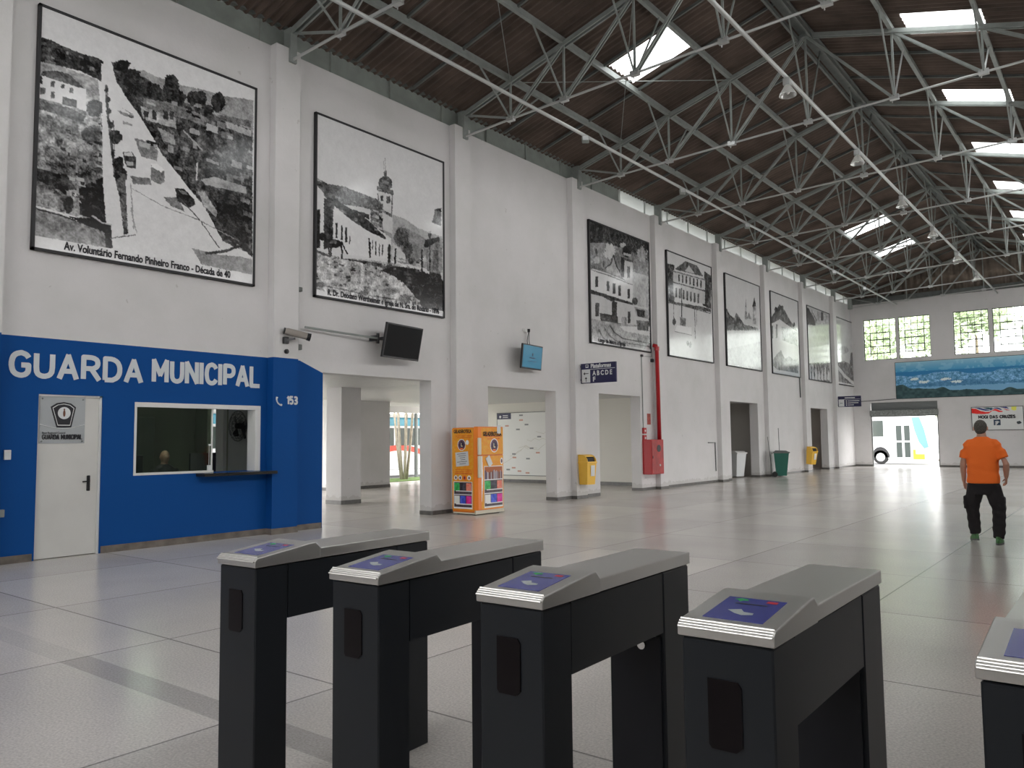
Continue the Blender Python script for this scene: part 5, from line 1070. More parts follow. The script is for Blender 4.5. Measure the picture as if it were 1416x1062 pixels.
# ---------------------------------------------------------------- turnstiles
TL, TW = 1.09, 0.252
def make_turnstile():
    r = empty('turnstile')               # origin: front left foot; local +X width, +Y length
    q = MB().bevbox(0.004, TW-0.004, 0.004, 0.171, 0, 1.03, 0.005, 1); q.build('front_post', M_tbody, r)
    q = MB().bevbox(0.004, TW-0.004, 0.845, TL-0.012, 0, 1.03, 0.005, 1); q.build('rear_post', M_tbody, r)
    MB().box(0.007, TW-0.007, 0.1745, 0.8415, 0.80, 1.028).build('side_panel', M_tbody, r)
    MB().box(0.012, TW-0.012, 0.16, 0.85, 0.805, 1.02).build('inner_frame', M_blackmat, r); MB().box(0.02, TW-0.02, 0.835, 0.85, 0.02, 0.78).build('service_door', M_tbodyi, r)
    q = MB().tube([(TW*0.62, 0.836, 0.745), (TW*0.62, 0.822, 0.745)], 0.017, 14); q.build('door_lock', M_chrome, r)
    q = MB(); rr = 0.02; q.prism([(0.075, 0.77), (0.083, 0.76), (0.083+0.065, 0.76), (0.165, 0.775), (0.165, 0.92), (0.155, 0.935), (0.075, 0.935)], 'y', -0.0005, 0.006); q.build('sensor_window', M_tlens, r)
    q = MB(); q.box(0.004, TW-0.004, 0.0, 0.006, 0, 1.03); 
    # steel front lid: sloping reader housing
    prof = [(-0.006, 1.034), (-0.006, 1.062), (0.006, 1.074), (0.285, 1.106), (0.318, 1.108), (0.345, 1.082), (0.345, 1.034)]
    lid = MB().prism([(y, z) for y, z in prof], 'x', -0.004, TW+0.004)
    bm = bmesh.new(); me = bpy.data.meshes.new('t'); me.from_pydata(lid.v, [], lid.f); bm.from_mesh(me); bmesh.ops.recalc_face_normals(bm, faces=bm.faces)
    bmesh.ops.bevel(bm, geom=list(bm.edges), offset=0.004, segments=2, affect='EDGES', profile=0.5); l2 = MB().bm(bm)
    l2.build('reader_housing', M_tsteel, r)
    q = MB()
    for i in range(4):
        y = -0.009+i*0.0065; z = 1.0590+i*0.0056; q.tube([(0.0, y, z), (TW, y, z)], 0.0034, 8)
    q.build('groove_strip', M_tsteel, r)
    MB().bevbox(0, TW, 0.347, TL, 1.034, 1.080, 0.004).build('top_cover', M_tsteel, r)
    # blue reader panel lying on the slope
    sl = (1.106-1.074)/(0.285-0.006); zz = lambda y: 1.074+sl*(y-0.006)
    def plate(x0, x1, y0, y1, e, name, m_): 
        MB().add([(x0, y0, zz(y0)+e), (x1, y0, zz(y0)+e), (x1, y1, zz(y1)+e), (x0, y1, zz(y1)+e)], [(0, 1, 2, 3)]).build(name, m_, r, fix=False)
    q = MB(); x0, x1, y0, y1 = 0.045, 0.208, 0.045, 0.235
    q.add([(x0, y0, zz(y0)-0.001), (x1, y0, zz(y0)-0.001), (x1, y1, zz(y1)-0.001), (x0, y1, zz(y1)-0.001), (x0, y0, zz(y0)+0.0012), (x1, y0, zz(y0)+0.0012), (x1, y1, zz(y1)+0.0012), (x0, y1, zz(y1)+0.0012)], [(3, 2, 1, 0), (4, 5, 6, 7), (0, 1, 5, 4), (1, 2, 6, 5), (2, 3, 7, 6), (3, 0, 4, 7)])
    q.build('reader_panel', M_tblue, r)
    e = 0.0018
    plate(0.082, 0.172, 0.178, 0.186, e, 'card_slot', M_black)
    def poly(pts, name, m_): MB().add([(x, y, zz(y)+e) for x, y in pts], [tuple(range(len(pts)))]).build(name, m_, r, fix=False)
    poly([(0.085, 0.120), (0.118, 0.135), (0.132, 0.115), (0.160, 0.112), (0.162, 0.098), (0.135, 0.088), (0.112, 0.098)], 'card_symbol', M_tgrey)
    poly([(0.067, 0.215), (0.082, 0.225), (0.104, 0.222), (0.110, 0.210), (0.095, 0.207), (0.090, 0.196), (0.082, 0.207)], 'arrow_symbol', M_tgreen)
    poly([(0.160, 0.205), (0.190, 0.205), (0.190, 0.222), (0.160, 0.222)], 'stop_symbol', M_tred)
    return r
ts = make_turnstile()
TS = [(-3.155, 1.965, 0.045, 'leftmost charcoal turnstile, nearest the blue guard office'), (-2.432, 1.985, 0.045, 'second charcoal turnstile from the left'), (-1.703, 1.99, 0.03, 'third turnstile from the left, with a lock showing on its rear post'), (-0.978, 1.962, 0.008, 'fourth turnstile from the left, with a bright blue reader panel'), (-0.292, 1.975, 0.0, 'turnstile cut off by the right edge, only its front corner showing')]
for i, (x, y, a, lb) in enumerate(TS):
    o = ts if i == 0 else copy_tree(ts); o.location = (x, y, 0); o.rotation_euler = (0, 0, a)
    tag(o, lb, 'turnstile', 'row of turnstiles')

# ---------------------------------------------------------------- people
def remesh(mb, name, mt, parent, vox=0.010, smooth=4):
    o = mb.build(name, mt, parent)
    m1 = o.modifiers.new('r', 'REMESH'); m1.mode = 'VOXEL'; m1.voxel_size = vox
    m2 = o.modifiers.new('s', 'SMOOTH'); m2.iterations = smooth; m2.factor = 0.5
    bpy.context.view_layer.update()
    me = bpy.data.meshes.new_from_object(o.evaluated_get(bpy.context.evaluated_depsgraph_get()))
    o.modifiers.clear(); o.data = me; me.materials.clear(); me.materials.append(mt)
    me.polygons.foreach_set('use_smooth', [True]*len(me.polygons)); return o
def hand(q, w_, d, side, back, curl=0.6, L=0.18):
    """w_: wrist, d: direction of the hand, side: direction towards the thumb, back: back of hand normal"""
    w_ = Vector(w_); d = Vector(d).normalized(); side = Vector(side); side = (side-side.dot(d)*d).normalized(); n = d.cross(side).normalized()
    if n.dot(Vector(back)) < 0: n = -n
    palm = -n
    q.loft([(w_, 0.028, 0.019, side, n), (w_+d*0.03, 0.036, 0.017, side, n), (w_+d*0.07, 0.042, 0.016, side, n), (w_+d*0.092, 0.040, 0.013, side, n)], 12)
    for i, ln in enumerate((0.070, 0.080, 0.074, 0.058)):
        s = 0.030-i*0.020; p = w_+d*(0.085-abs(i-1)*0.004)+side*s; dd = d; pts = [p]; rr = [0.0095]
        for k in range(3):
            a = curl*(0.35+0.3*k); dd = (dd*math.cos(a)+palm*math.sin(a)).normalized(); p = p+dd*ln*(0.45, 0.32, 0.23)[k]; pts.append(p); rr.append(0.0090-0.0008*k)
        q.tube(pts, rr, 8)
    p0 = w_+d*0.03+side*0.028; p1 = p0+(side*0.55+d*0.7+palm*0.35).normalized()*0.035; p2 = p1+(d*0.85+side*0.15+palm*0.45).normalized()*0.032; p3 = p2+(d*0.8+palm*0.6).normalized()*0.022
    q.tube([p0, p1, p2, p3], [0.014, 0.012, 0.0105, 0.009], 8)
X_, Y_ = (1, 0, 0), (0, 1, 0)
def man():
    r = tag(empty('person', (-1.77, 13.35, 0)), 'man in orange T-shirt and black cargo trousers walking away across the hall', 'person')
    sL, sR = Vector((-0.185, 0.02, 1.425)), Vector((0.19, 0.0, 1.425))
    eL, wL = Vector((-0.250, 0.00, 1.13)), Vector((-0.262, 0.09, 0.885))
    eR, wR = Vector((0.295, -0.02, 1.14)), Vector((0.275, 0.10, 0.945))
    hL, hR = Vector((-0.10, 0, 0.88)), Vector((0.105, 0, 0.88))
    kL, aL = Vector((-0.165, 0.06, 0.50)), Vector((-0.150, 0.11, 0.12))
    kR, aR = Vector((0.175, 0.02, 0.49)), Vector((0.165, -0.06, 0.09))
    # one continuous body
    b_ = MB()
    b_.loft([((0, 0, 0.84), 0.15, 0.105, X_, Y_), ((0, 0, 0.95), 0.165, 0.115, X_, Y_), ((0, 0.01, 1.15), 0.165, 0.12, X_, Y_), ((0, 0.02, 1.34), 0.185, 0.11, X_, Y_), ((0, 0.02, 1.45), 0.165, 0.085, X_, Y_), ((0, 0.03, 1.50), 0.085, 0.07, X_, Y_), ((0, 0.04, 1.55), 0.062, 0.062, X_, Y_), ((-0.005, 0.055, 1.60), 0.058, 0.06, X_, Y_)], 18)
    b_.ellipsoid((-0.01, 0.065, 1.665), 0.078, 0.096, 0.112); b_.ellipsoid((-0.01, 0.12, 1.625), 0.055, 0.05, 0.06)
    b_.ellipsoid((-0.01, 0.165, 1.66), 0.014, 0.018, 0.024); 
    for s in (-1, 1): b_.ellipsoid((-0.01+s*0.085, 0.06, 1.655), 0.014, 0.02, 0.034, 8, 8)
    for s_, e_, w__ in ((sL, eL, wL), (sR, eR, wR)): b_.tube([s_+Vector((-0.02 if s_.x > 0 else 0.02, 0, -0.05)), s_.lerp(e_, .5), e_, e_.lerp(w__, .35), w__], [0.040, 0.046, 0.042, 0.042, 0.028], 12)
    hand(b_, wL, (0.12, 0.12, -1), (0.3, 1, 0), (-1, 0, 0), 0.55); hand(b_, wR, (-0.10, 0.45, -0.8), (-0.2, 0.8, 0.3), (1, 0, 0.2), 0.9)
    for h_, k_, a_ in ((hL, kL, aL), (hR, kR, aR)): b_.tube([h_, h_.lerp(k_, .5), k_, k_.lerp(a_, .35), a_], [0.088, 0.078, 0.056, 0.058, 0.04], 12); b_.loft([(a_+Vector((0, 0.06, -0.04)), 0.035, 0.10, X_, Y_), (a_+Vector((0, 0.04, -0.01)), 0.034, 0.07, X_, Y_)], 10)
    remesh(b_, 'body', M_skin, r, 0.0085, 3)
    # face details
    q = MB()
    for s in (-1, 1): q.ellipsoid((-0.01+s*0.03, 0.155, 1.672), 0.011, 0.008, 0.007, 8, 6)
    q.build('eye', M_signwhite, r); q = MB().ellipsoid((-0.01, 0.165, 1.607), 0.022, 0.008, 0.006, 8, 6); q.build('mouth', mat('lips', (0.3, 0.08, 0.06), 0.5), r)
    h_ = MB(); h_.ellipsoid((-0.01, 0.052, 1.678), 0.087, 0.102, 0.107); h_.ellipsoid((-0.01, 0.018, 1.635), 0.072, 0.066, 0.07)
    o = remesh(h_, 'hair', M_hair, r, 0.009, 2)
    for v in o.data.vertices:
        if v.co.y > 0.115: v.co.y = 0.115+(v.co.y-0.115)*0.2
    # shirt
    t_ = MB()
    t_.loft([((0.0, 0, 0.862), 0.212, 0.150, X_, Y_), ((0.0, 0, 0.90), 0.213, 0.150, X_, Y_), ((0.0, 0.005, 1.02), 0.203, 0.150, X_, Y_), ((0, 0.01, 1.15), 0.205, 0.150, X_, Y_), ((0, 0.015, 1.30), 0.215, 0.142, X_, Y_), ((0, 0.02, 1.40), 0.215, 0.125, X_, Y_), ((0, 0.022, 1.465), 0.170, 0.100, X_, Y_), ((0, 0.028, 1.51), 0.11, 0.082, X_, Y_), ((0, 0.035, 1.535), 0.078, 0.074, X_, Y_)], 24)
    for s_, e_ in ((sL, eL), (sR, eR)):
        d = (e_-s_); t_.tube([Vector((s_.x*0.45, 0.02, 1.455)), Vector((s_.x*0.80, 0.02, 1.435)), s_+Vector((0, 0, -0.035)), s_+d*0.35, s_+d*0.70], [0.058, 0.072, 0.073, 0.072, 0.074], 14)
    o = remesh(t_, 'tshirt', M_orangeshirt, r, 0.010, 5)
    rn = random.Random(3)
    for v in o.data.vertices:
        f = math.sin(v.co.z*46+v.co.x*9)*0.0035*(1.2-min(1, abs(v.co.z-1.0)*3)); v.co += v.normal*f
    # trousers
    t_ = MB()
    t_.loft([((0, 0, 0.905), 0.195, 0.135, X_, Y_), ((0, 0, 0.84), 0.205, 0.142, X_, Y_), ((0, 0, 0.76), 0.20, 0.14, X_, Y_), ((0, 0, 0.70), 0.16, 0.12, X_, Y_)], 20)
    for h_, k_, a_, f in ((hL, kL, aL, -1), (hR, kR, aR, 1)):
        h2 = Vector((h_.x*1.02, 0, 0.82))
        t_.tube([h2, h2.lerp(k_, .45), k_, k_.lerp(a_, .45), k_.lerp(a_, .80), a_+Vector((0, -0.005, 0.0))], [0.110, 0.108, 0.088, 0.084, 0.080, 0.068], 14)
        m_ = h2.lerp(k_, 0.72); t_.bevbox(m_.x+f*0.085-0.035, m_.x+f*0.085+0.018, m_.y-0.08, m_.y+0.08, m_.z-0.10, m_.z+0.09, 0.012)
    o = remesh(t_, 'trousers', M_trouser, r, 0.010, 4)
    for v in o.data.vertices:
        if v.co.z < 0.6: v.co += v.normal*(math.sin(v.co.z*55+v.co.x*20)*0.0035)
    # shoes
    for a_, yaw, lift, tilt in ((aL, 0.45, 0.022, -0.10), (aR, -0.12, 0.0, 0.0)):
        q = MB(); s_ = MB()
        q.loft([((0, 0.04, 0.022), 0.042, 0.135, X_, Y_), ((0, 0.04, 0.05), 0.044, 0.135, X_, Y_), ((0, 0.01, 0.085), 0.038, 0.09, X_, Y_), ((0, -0.03, 0.115), 0.034, 0.05, X_, Y_)], 16)
        s_.loft([((0, 0.04, 0.0), 0.042, 0.138, X_, Y_), ((0, 0.04, 0.026), 0.047, 0.142, X_, Y_)], 16)
        for mb_, nm, mm in ((q, 'shoe', M_shoe), (s_, 'sole', M_sole)):
            o = mb_.build(nm, mm, r, smooth=False); o.location = (a_.x, a_.y, lift if lift else 0); o.rotation_euler = (tilt, 0, yaw)
    return r
man()
def guard():
    r = tag(empty('person', (-13.75, 7.45, 0.20)), 'bald seated guard in dark clothes behind the office glass', 'person')
    b_ = MB(); b_.loft([((0, 0, 0.45), 0.16, 0.12, Y_, X_), ((0, 0, 0.75), 0.17, 0.12, Y_, X_), ((0, 0, 0.92), 0.165, 0.09, Y_, X_), ((0, 0, 0.98), 0.07, 0.06, Y_, X_), ((0, 0, 1.04), 0.055, 0.055, Y_, X_)], 16)
    b_.ellipsoid((0.01, 0, 1.13), 0.095, 0.078, 0.115); b_.ellipsoid((0.108, 0, 1.12), 0.016, 0.014, 0.022, 8, 6)
    for s in (-1, 1):
        b_.ellipsoid((0.0, s*0.08, 1.12), 0.02, 0.013, 0.032, 8, 8); b_.tube([(0, s*0.19, 0.90), (0.10, s*0.22, 0.66), (0.36, s*0.14, 0.60)], [0.055, 0.042, 0.028], 10); hand(b_, (0.36, s*0.14, 0.60), (1, -s*0.2, -0.05), (0, -s, 0), (0, 0, 1), 0.4)
        b_.tube([(0, s*0.1, 0.45), (0.42, s*0.12, 0.42), (0.45, s*0.12, -0.10)], [0.085, 0.06, 0.045], 10)
    remesh(b_, 'body', M_skin, r, 0.010, 3)
    c_ = MB(); c_.loft([((0, 0, 0.42), 0.19, 0.145, Y_, X_), ((0, 0, 0.75), 0.20, 0.14, Y_, X_), ((0, 0, 0.93), 0.185, 0.105, Y_, X_), ((0, 0, 1.0), 0.08, 0.075, Y_, X_)], 16)
    for s in (-1, 1): c_.tube([(0, s*0.19, 0.90), (0.06, s*0.22, 0.74)], [0.075, 0.075], 10)
    remesh(c_, 'uniform_shirt', M_blackmat, r, 0.012, 4)
    q = MB()
    for s in (-1, 1): q.tube([(0, s*0.1, 0.45), (0.42, s*0.12, 0.42), (0.45, s*0.12, -0.14)], [0.10, 0.08, 0.07], 10)
    remesh(q, 'trousers', M_blackmat, r, 0.014, 3)
    q = MB()
    for s in (-1, 1): q.ellipsoid((0.095, s*0.03, 1.145), 0.008, 0.011, 0.006, 8, 6)
    q.build('eye', M_signwhite, r)
guard()
o = tag(empty('office_chair', (-13.8, 7.45, 0)), 'black office chair under the seated guard', 'chair')
MB().bevbox(-0.24, 0.24, -0.24, 0.24, 0.44, 0.53, 0.02).build('seat', M_blackmat, o); MB().bevbox(-0.30, -0.24, -0.22, 0.22, 0.60, 1.05, 0.02).build('backrest', M_blackmat, o); MB().tube([(0, 0, 0.06), (0, 0, 0.44)], 0.03, 10).build('column', M_chrome, o); MB().bar((-0.26, 0, 0.48), (-0.27, 0, 0.7), 0.05, 0.02).build('backrest_bar', M_blackmat, o)
for i in range(5): a = 2*PI*i/5; MB().bar((0, 0, 0.07), (0.28*math.cos(a), 0.28*math.sin(a), 0.03), 0.04, 0.03).build('base_leg', M_blackmat, o)

# ---------------------------------------------------------------- gallery beyond the left wall
gc = mat('white_boarded_ceiling', (0.66, 0.66, 0.65), 0.35, bump=0.0)
q = MB()
y = 9.5
while y < 23.5: q.box(-22.9, -12.14, y, y+0.285, 2.95, 3.05); y += 0.30
struct(q.build('ceiling_gallery', gc), 'white boarded ceiling of the passage outside')
struct(MB().box(-23.0, -22.7, 9.4, 23.6, 2.70, 2.95).build('trim_1', M_wall), 'pale edge beam of the outside passage')
struct(MB().box(-22.9, -12.14, 9.42, 9.52, 0, 2.95).build('wall_gallery', M_wall), 'unseen white wall added to cut light at the near end') if False else struct(MB().box(-18.6, -16.0, 9.3, 9.42, 0, 2.95).build('wall_gallery', M_wall), 'unseen white wall added to cut light at the near end')  # unseen wall, added and sized to limit daylight in the passage
def pillar(x0, x1, y0, y1, h, label):
    r = struct(MB().box(x0, x1, y0, y1, 0, h).build('pillar', M_wall), label); MB().box(x0-0.01, x1+0.01, y0-0.01, y1+0.01, 0, 0.10).build('skirting', M_skirtg, r); return tag(r, label, 'pillar', kind='structure')
pillar(-16.30, -15.72, 13.14, 13.78, 2.95, 'square white pillar seen through the first passage')
pillar(-21.1, -20.40, 16.7, 19.2, 2.95, 'broad white wall block in the passage behind the square pillar')
struct(MB().box(-20.4, -12.14, 23.5, 23.7, 0, 3.0).build('wall_gallery', mat('cream_wall_paint', (0.86, 0.84, 0.77), 0.6)), 'cream wall at the end of the passage'); 
struct(MB().box(-20.4, -12.14, 23.47, 23.5, 0, 0.12).build('baseboard_gallery', M_skirtg))
bd = tag(empty('route_map_board', (-19.03, 23.47, 0.28)), 'large white route map board on the passage wall behind the orange fridge', 'map board')
MB().box(0, 3.0, -0.03, -0.002, 0.0, 2.30).build('board', mat('map_paper', (0.88, 0.89, 0.86), 0.4), bd)
q = MB(); q.box(-0.02, 3.02, -0.035, 0, 2.30, 2.32); q.box(-0.02, 3.02, -0.035, 0, -0.02, 0.0); q.box(-0.02, 0, -0.035, 0, 0, 2.3); q.build('rim', M_steeld, bd)
MB().box(0.0, 0.66, -0.034, -0.03, 2.08, 2.30).build('title_block', M_navy, bd)
q = MB(); q.disc((0.15, -0.036, 2.17), 0.05, 'y', 0.003); q.box(0.27, 0.52, -0.037, -0.034, 2.20, 2.23); q.box(0.27, 0.52, -0.037, -0.034, 2.13, 2.16); q.build('title_mark', M_signwhite, bd)
rr = random.Random(5); gy_ = mat('map_grey_label', (0.30, 0.32, 0.32), 0.5); rd_ = mat('map_red_label', (0.66, 0.38, 0.30), 0.5); tn_ = mat('map_line', (0.66, 0.64, 0.56), 0.5)
for m_, L_ in ((gy_, [(1.30, 1.83), (0.90, 1.66), (1.87, 1.38), (1.52, 0.96), (0.70, 0.75), (1.35, 0.58), (0.42, 0.17), (1.05, 2.18)]), (rd_, [(1.05, 2.0), (0.38, 1.8), (0.72, 0.62), (0.68, 0.24), (0.95, 0.12), (1.32, 0.06), (1.8, 0.80)])):
    q = MB()
    for x, z in L_: q.box(x, x+0.17, -0.034, -0.03, z, z+0.055)
    q.build('stop_label', m_, bd)
q = MB()
for k in range(5):
    x, z = 0.2+k*0.4, 0.4+0.3*k; pts = [(x, z)]
    for i in range(7): x += 0.18; z += rr.uniform(-0.10, 0.16); pts.append((x, min(2.2, z)))
    for a, b_ in zip(pts[:-1], pts[1:]):
        if b_[0] < 2.95: q.bar((a[0], -0.032, a[1]), (b_[0], -0.032, b_[1]), 0.003, 0.012)
q.build('route_line', tn_, bd)
# blank recess behind third passage is the same cream wall; rooms behind the far doorways
def room(x0, y0, y1, h, m_, label):
    q = MB(); q.box(x0-0.1, x0, y0, y1, 0, h); q.box(x0, -12.14, y0-0.1, y0, 0, h); q.box(x0, -12.14, y1, y1+0.1, 0, h); q.box(x0-0.1, -12.14, y0-0.1, y1+0.1, h, h+0.1); return struct(q.build('wall_room', m_), label)
room(-14.3, 27.9, 32.0, 3.0, M_darkroom, 'dim room behind the first far doorway')
room(-14.0, 37.3, 41.0, 3.0, M_darkroom, 'dim room behind the second far doorway')
o = struct(empty('door_3', (-13.95, 39.8, 0)), 'brown wooden door inside the second far doorway'); MB().box(0, 0.05, -0.8, 0.9, 0, 2.15).build('door_leaf', M_brown, o); MB().box(0.05, 0.1, 0.7, 0.74, 1.0, 1.12).build('door_handle', M_chrome, o)
o = struct(empty('door_4', (-14.25, 29.5, 0)), 'flat black door panel inside the first far doorway'); MB().box(0, 0.04, -0.6, 0.7, 0, 2.2).build('door_leaf', M_blackmat, o)  # solid black leaf fills this doorway

# ---------------------------------------------------------------- outdoors
struct(MB().box(-22.8, -21.0, 9.4, 30, -0.02, 0.002).build('threshold', M_skirtg)) if False else None
gr = MB(); gr.box(-120, -24.6, -60, 120, -0.2, -0.12); gr.box(-24.6, 60, 45.05, 140, -0.2, -0.06); gr.box(1.25, 60, -60, 45.05, -0.2, -0.03); gr.box(-24.6, 60, -60, -6.25, -0.2, -0.03)
struct(gr.build('ground', M_asphalt), 'pale paved ground outside')
struct(MB().box(-24.6, -22.8, 9.0, 40, -0.2, 0.03).build('lawn_strip', M_grass), 'grass strip beyond the passage')
def tree(name, loc, h, cr, n, trunks, label, spread=0.25, lean=0.0, leafm=None, group='trees outside', ls=0.16, barkm=None):
    r = tag(empty(name, loc), label, 'tree', group); rd = random.Random(int(abs(loc[0])*13+abs(loc[1])*7)); q = MB()
    for i in range(trunks):
        a = 2*PI*i/max(1, trunks)+0.4; dx, dy = math.cos(a)*spread*h*0.5, math.sin(a)*spread*h*0.5
        if trunks == 1: dx = dy = lean
        x0, y0 = math.cos(a)*0.10*(trunks > 1), math.sin(a)*0.10*(trunks > 1)
        q.tube([(x0, y0, -0.1), (x0+dx*0.35, y0+dy*0.35, h*0.28), (dx*0.8, dy*0.8, h*0.6), (dx, dy, h*0.9)], [0.055, 0.045, 0.04, 0.02] if trunks > 1 else [0.2, 0.16, 0.12, 0.05], 8)
    q.build('trunk', barkm or M_bark, r, smooth=True)
    if n:
        vs = []; fs = []
        cl = [(rd.gauss(0, cr*0.45), rd.gauss(0, cr*0.45), h+rd.gauss(0, cr*0.38), cr*rd.uniform(0.25, 0.45)) for _ in range(16)]
        for i in range(n):
            c = rd.choice(cl); p = Vector((c[0]+rd.gauss(0, c[3]), c[1]+rd.gauss(0, c[3]), c[2]+rd.gauss(0, c[3]*0.8)))
            a = Vector((rd.gauss(0, 1), rd.gauss(0, 1), rd.gauss(0, 1))).normalized(); b_ = a.orthogonal().normalized(); s = ls*rd.uniform(0.6, 1.3); k = len(vs)
            vs += [p-a*s, p+b_*s*0.5, p+a*s, p-b_*s*0.5]; fs.append((k, k+1, k+2, k+3))
        m_ = MB(); m_.v = [tuple(v) for v in vs]; m_.f = fs; m_.mi = [0]*len(fs); m_.build('foliage', leafm or M_leaf, r, fix=False)
    return r
tree('multi_stem_tree', (-23.6, 23.0, 0), 5.5, 2.0, 2500, 7, 'multi-stemmed pale tree on the grass strip outside the first passage', 0.2, barkm=mat('pale_bark', (0.45, 0.40, 0.32), 0.9, noise=0.3, nscale=8))
leaf2 = mat('light_green_leaves', (0.58, 0.66, 0.44), 0.7, noise=0.6, nscale=1.2)
for i, (x, y, h, cr, n, lb) in enumerate([(-13.6, 57, 8.5, 2.2, 1900, 'first light green tree behind the leftmost end window'), (-10.2, 60, 9.0, 2.0, 1900, 'bushy tree behind the second end window'), (-7.4, 56, 9.2, 1.6, 1700, 'green tree behind the third end window'), (-3.9, 62, 8.0, 1.3, 900, 'small tree behind the fourth end window')]):
    tree('leafy_tree', (x, y, 0), h, cr, n, 1, lb, leafm=leaf2, ls=0.2)
tree('leafy_tree', (-8.2, 60.5, 0), 3.6, 1.6, 3000, 1, 'low leafy tree right of the minibus outside the end doorway', leafm=leaf2, ls=0.18)
# root-like leaning stems by the doorway
r = tag(empty('fallen_branches', (-8.9, 57.5, 0)), 'tangle of bare brown stems beside the minibus outside', 'branches'); rd = random.Random(9); q = MB()
for i in range(16): x = rd.uniform(-1.2, 1.6); q.tube([(x, rd.uniform(-0.4, 0.4), -0.05), (x+rd.uniform(0.1, 0.5), 0, 1.2), (x+rd.uniform(0.4, 1.4), 0, rd.uniform(1.8, 2.6))], [0.06, 0.05, 0.03], 6)
q.build('stems', M_bark, r)
o = tag(MB().box(-1.2, 3.0, -0.2, 0.2, 0, 0.35).build('brick_planter', mat('reddish_brick', (0.42, 0.22, 0.14), 0.8, noise=0.4, nscale=6)), 'low reddish planter wall outside right of the minibus', 'planter'); o.location = (-8.6, 56.5, -0.06)
# minibus outside the end doorway (side faces the hall, front to the right)
mbx = tag(empty('minibus', (-12.0, 50.0, -0.06)), 'white minibus parked outside the end doorway', 'minibus')
q = MB(); prof = [(-4.0, 0.35), (2.75, 0.35), (3.0, 0.75), (2.85, 1.2), (2.35, 2.75), (2.2, 2.95), (-4.0, 2.95)]
q.prism(prof, 'y', 0, 2.0); q.build('body', M_vanwhite, mbx)
q = MB().prism([(1.94, 2.7), (2.36, 2.7), (2.56, 2.05), (2.77, 1.0), (2.54, 0.92), (2.28, 1.30), (2.08, 1.95)], 'y', -0.012, 0.0); q.build('graphic', mat('pale_blue_graphic', (0.18, 0.36, 0.42), 0.3), mbx)
q = MB().prism([(2.28, 2.7), (2.38, 2.66), (2.78, 1.35), (2.72, 1.3)], 'y', 0.1, 1.9); q.build('windscreen', M_glassdark, mbx)
d_ = MB().box(1.02, 1.90, -0.02, -0.001, 0.30, 2.42).build('door', M_vanwhite, mbx)
q = MB()
for x0, x1 in ((1.10, 1.40), (1.53, 1.83)):
    for z0, z1 in ((1.38, 2.24), (0.42, 1.28)): q.bevbox(x0, x1, -0.028, -0.018, z0, z1, 0.004)
q.build('door_window', M_glassdark, d_)
MB().bevbox(-0.30, 0.42, -0.012, 0.0, 1.62, 2.55, 0.004).build('side_window', M_glassdark, mbx); MB().bevbox(-1.7, -0.5, -0.012, 0.0, 1.62, 2.55, 0.004).build('side_window', M_glassdark, mbx)
q = MB(); ar = [(0.22+0.50*math.cos(a), 0.40+0.62*math.sin(a)) for a in np.linspace(0, PI, 14)]; q.prism(ar, 'y', -0.01, 0.0); q.build('wheel_arch', M_blackmat, mbx)
q = MB().tube([(0.22, -0.01, 0.42), (0.22, 0.22, 0.42)], 0.40, 24); q.build('wheel', M_tyre, mbx); w_ = mbx.children[-1]; MB().tube([(0.22, -0.03, 0.42), (0.22, 0.0, 0.42)], 0.24, 20).build('hubcap', M_vanwhite, w_)
q = MB().tube([(1.9, -0.01, 0.42), (1.9, 0.22, 0.42)], 0.0, 24) if False else None
MB().box(2.10, 2.55, -0.012, 0.0, 0.30, 0.60).build('bumper_panel', mat('yellow_panel', (0.75, 0.62, 0.05), 0.4), mbx); MB().box(1.96, 2.10, -0.012, 0.0, 0.3, 0.85).build('bumper_panel', MATS['yellow_panel'], mbx)
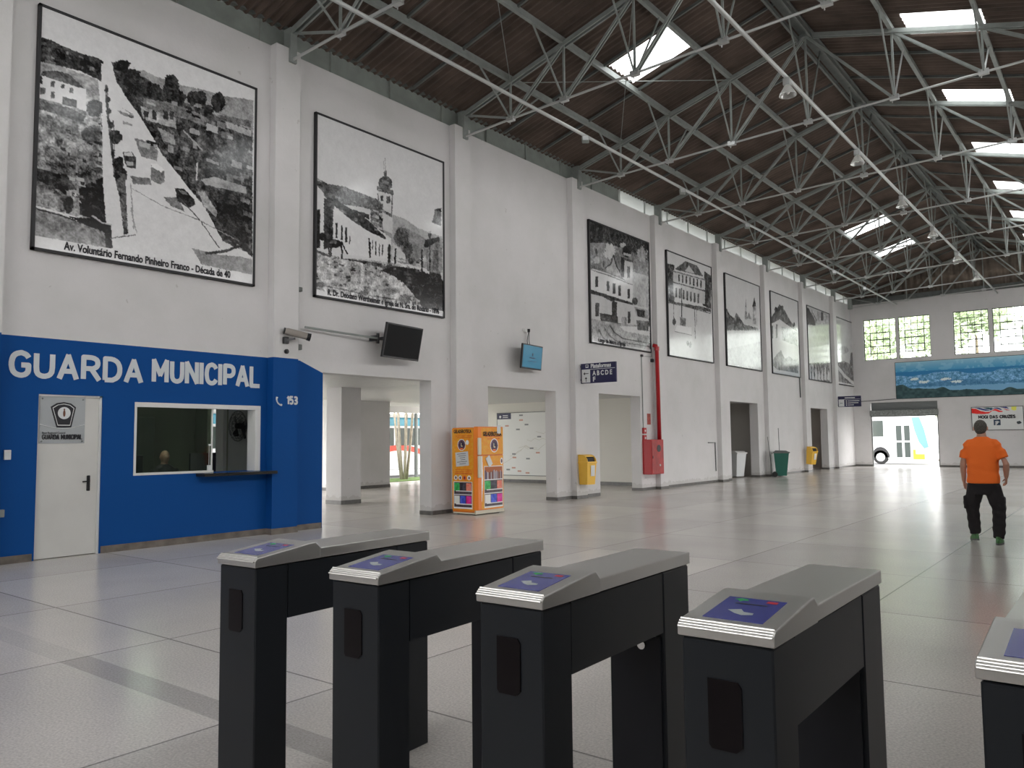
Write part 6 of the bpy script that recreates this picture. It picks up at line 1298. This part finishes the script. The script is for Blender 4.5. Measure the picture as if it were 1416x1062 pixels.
q = MB().box(0.5, 0.8, -0.012, 0.0, 1.45, 1.49); q.box(0.35, 1.2, -0.012, 0, 2.62, 2.68); q.build('trim_mark', mat('pale_red_mark', (0.5, 0.25, 0.25), 0.5), mbx)
MB().box(0.90, 0.915, -0.004, 0.001, 0.4, 2.9).build('panel_gap', M_steeld, mbx)
# city bus beyond the passage
bs = tag(empty('city_bus', (-27.3, 15.2, -0.12)), 'white city bus with light blue roof band and red sweep beyond the passage', 'bus')
MB().bevbox(-2.5, 0, 0, 14.5, 0.35, 2.45, 0.05).build('body', M_vanwhite, bs)
MB().bevbox(-2.5, 0.01, 0, 14.5, 2.40, 2.82, 0.08).build('roof_band', M_busblue, bs); MB().box(-2.4, -0.1, 0.1, 14.4, 2.80, 3.0).build('roof_pod', M_vanwhite, bs)
for i in range(9): MB().bevbox(-0.01, 0.012, 0.35+i*1.5, 1.75+i*1.5, 1.50, 2.32, 0.004).build('window', M_glassdark, bs)
q = MB(); pts = [(8.6+i*0.36, 0.80+0.60*math.sin(max(0, min(PI, i/14*PI)))) for i in range(15)]
for a, b_ in zip(pts[:-1], pts[1:]): q.add([(0.012, a[0], a[1]-0.13), (0.012, b_[0], b_[1]-0.13), (0.012, b_[0], b_[1]+0.13), (0.012, a[0], a[1]+0.13)], [(0, 1, 2, 3)])
q.build('red_sweep', M_busred, bs)
for y in (2.6, 10.0): q = MB().tube([(-0.25, y, 0.48), (0.02, y, 0.48)], 0.47, 20); o = q.build('wheel', M_tyre, bs); MB().tube([(0.02, y, 0.48), (0.035, y, 0.48)], 0.28, 16).build('hubcap', M_vanwhite, o)
q = MB().box(0.0, 0.02, 8.5, 9.9, 0.3, 0.35)
o = tag(empty('bus_canopy', (-26.0, 12, 0)), 'dark canopy edge over the bus lane beyond the passage', 'canopy'); MB().box(-6, 1.2, 0, 20, 3.45, 3.7).build('roof', M_steeld, o)
for y in (0.5, 7.0, 13.5, 19.5): MB().tube([(0.6, y, -0.1), (0.6, y, 3.45)], 0.08, 8).build('post', M_steeld, o)
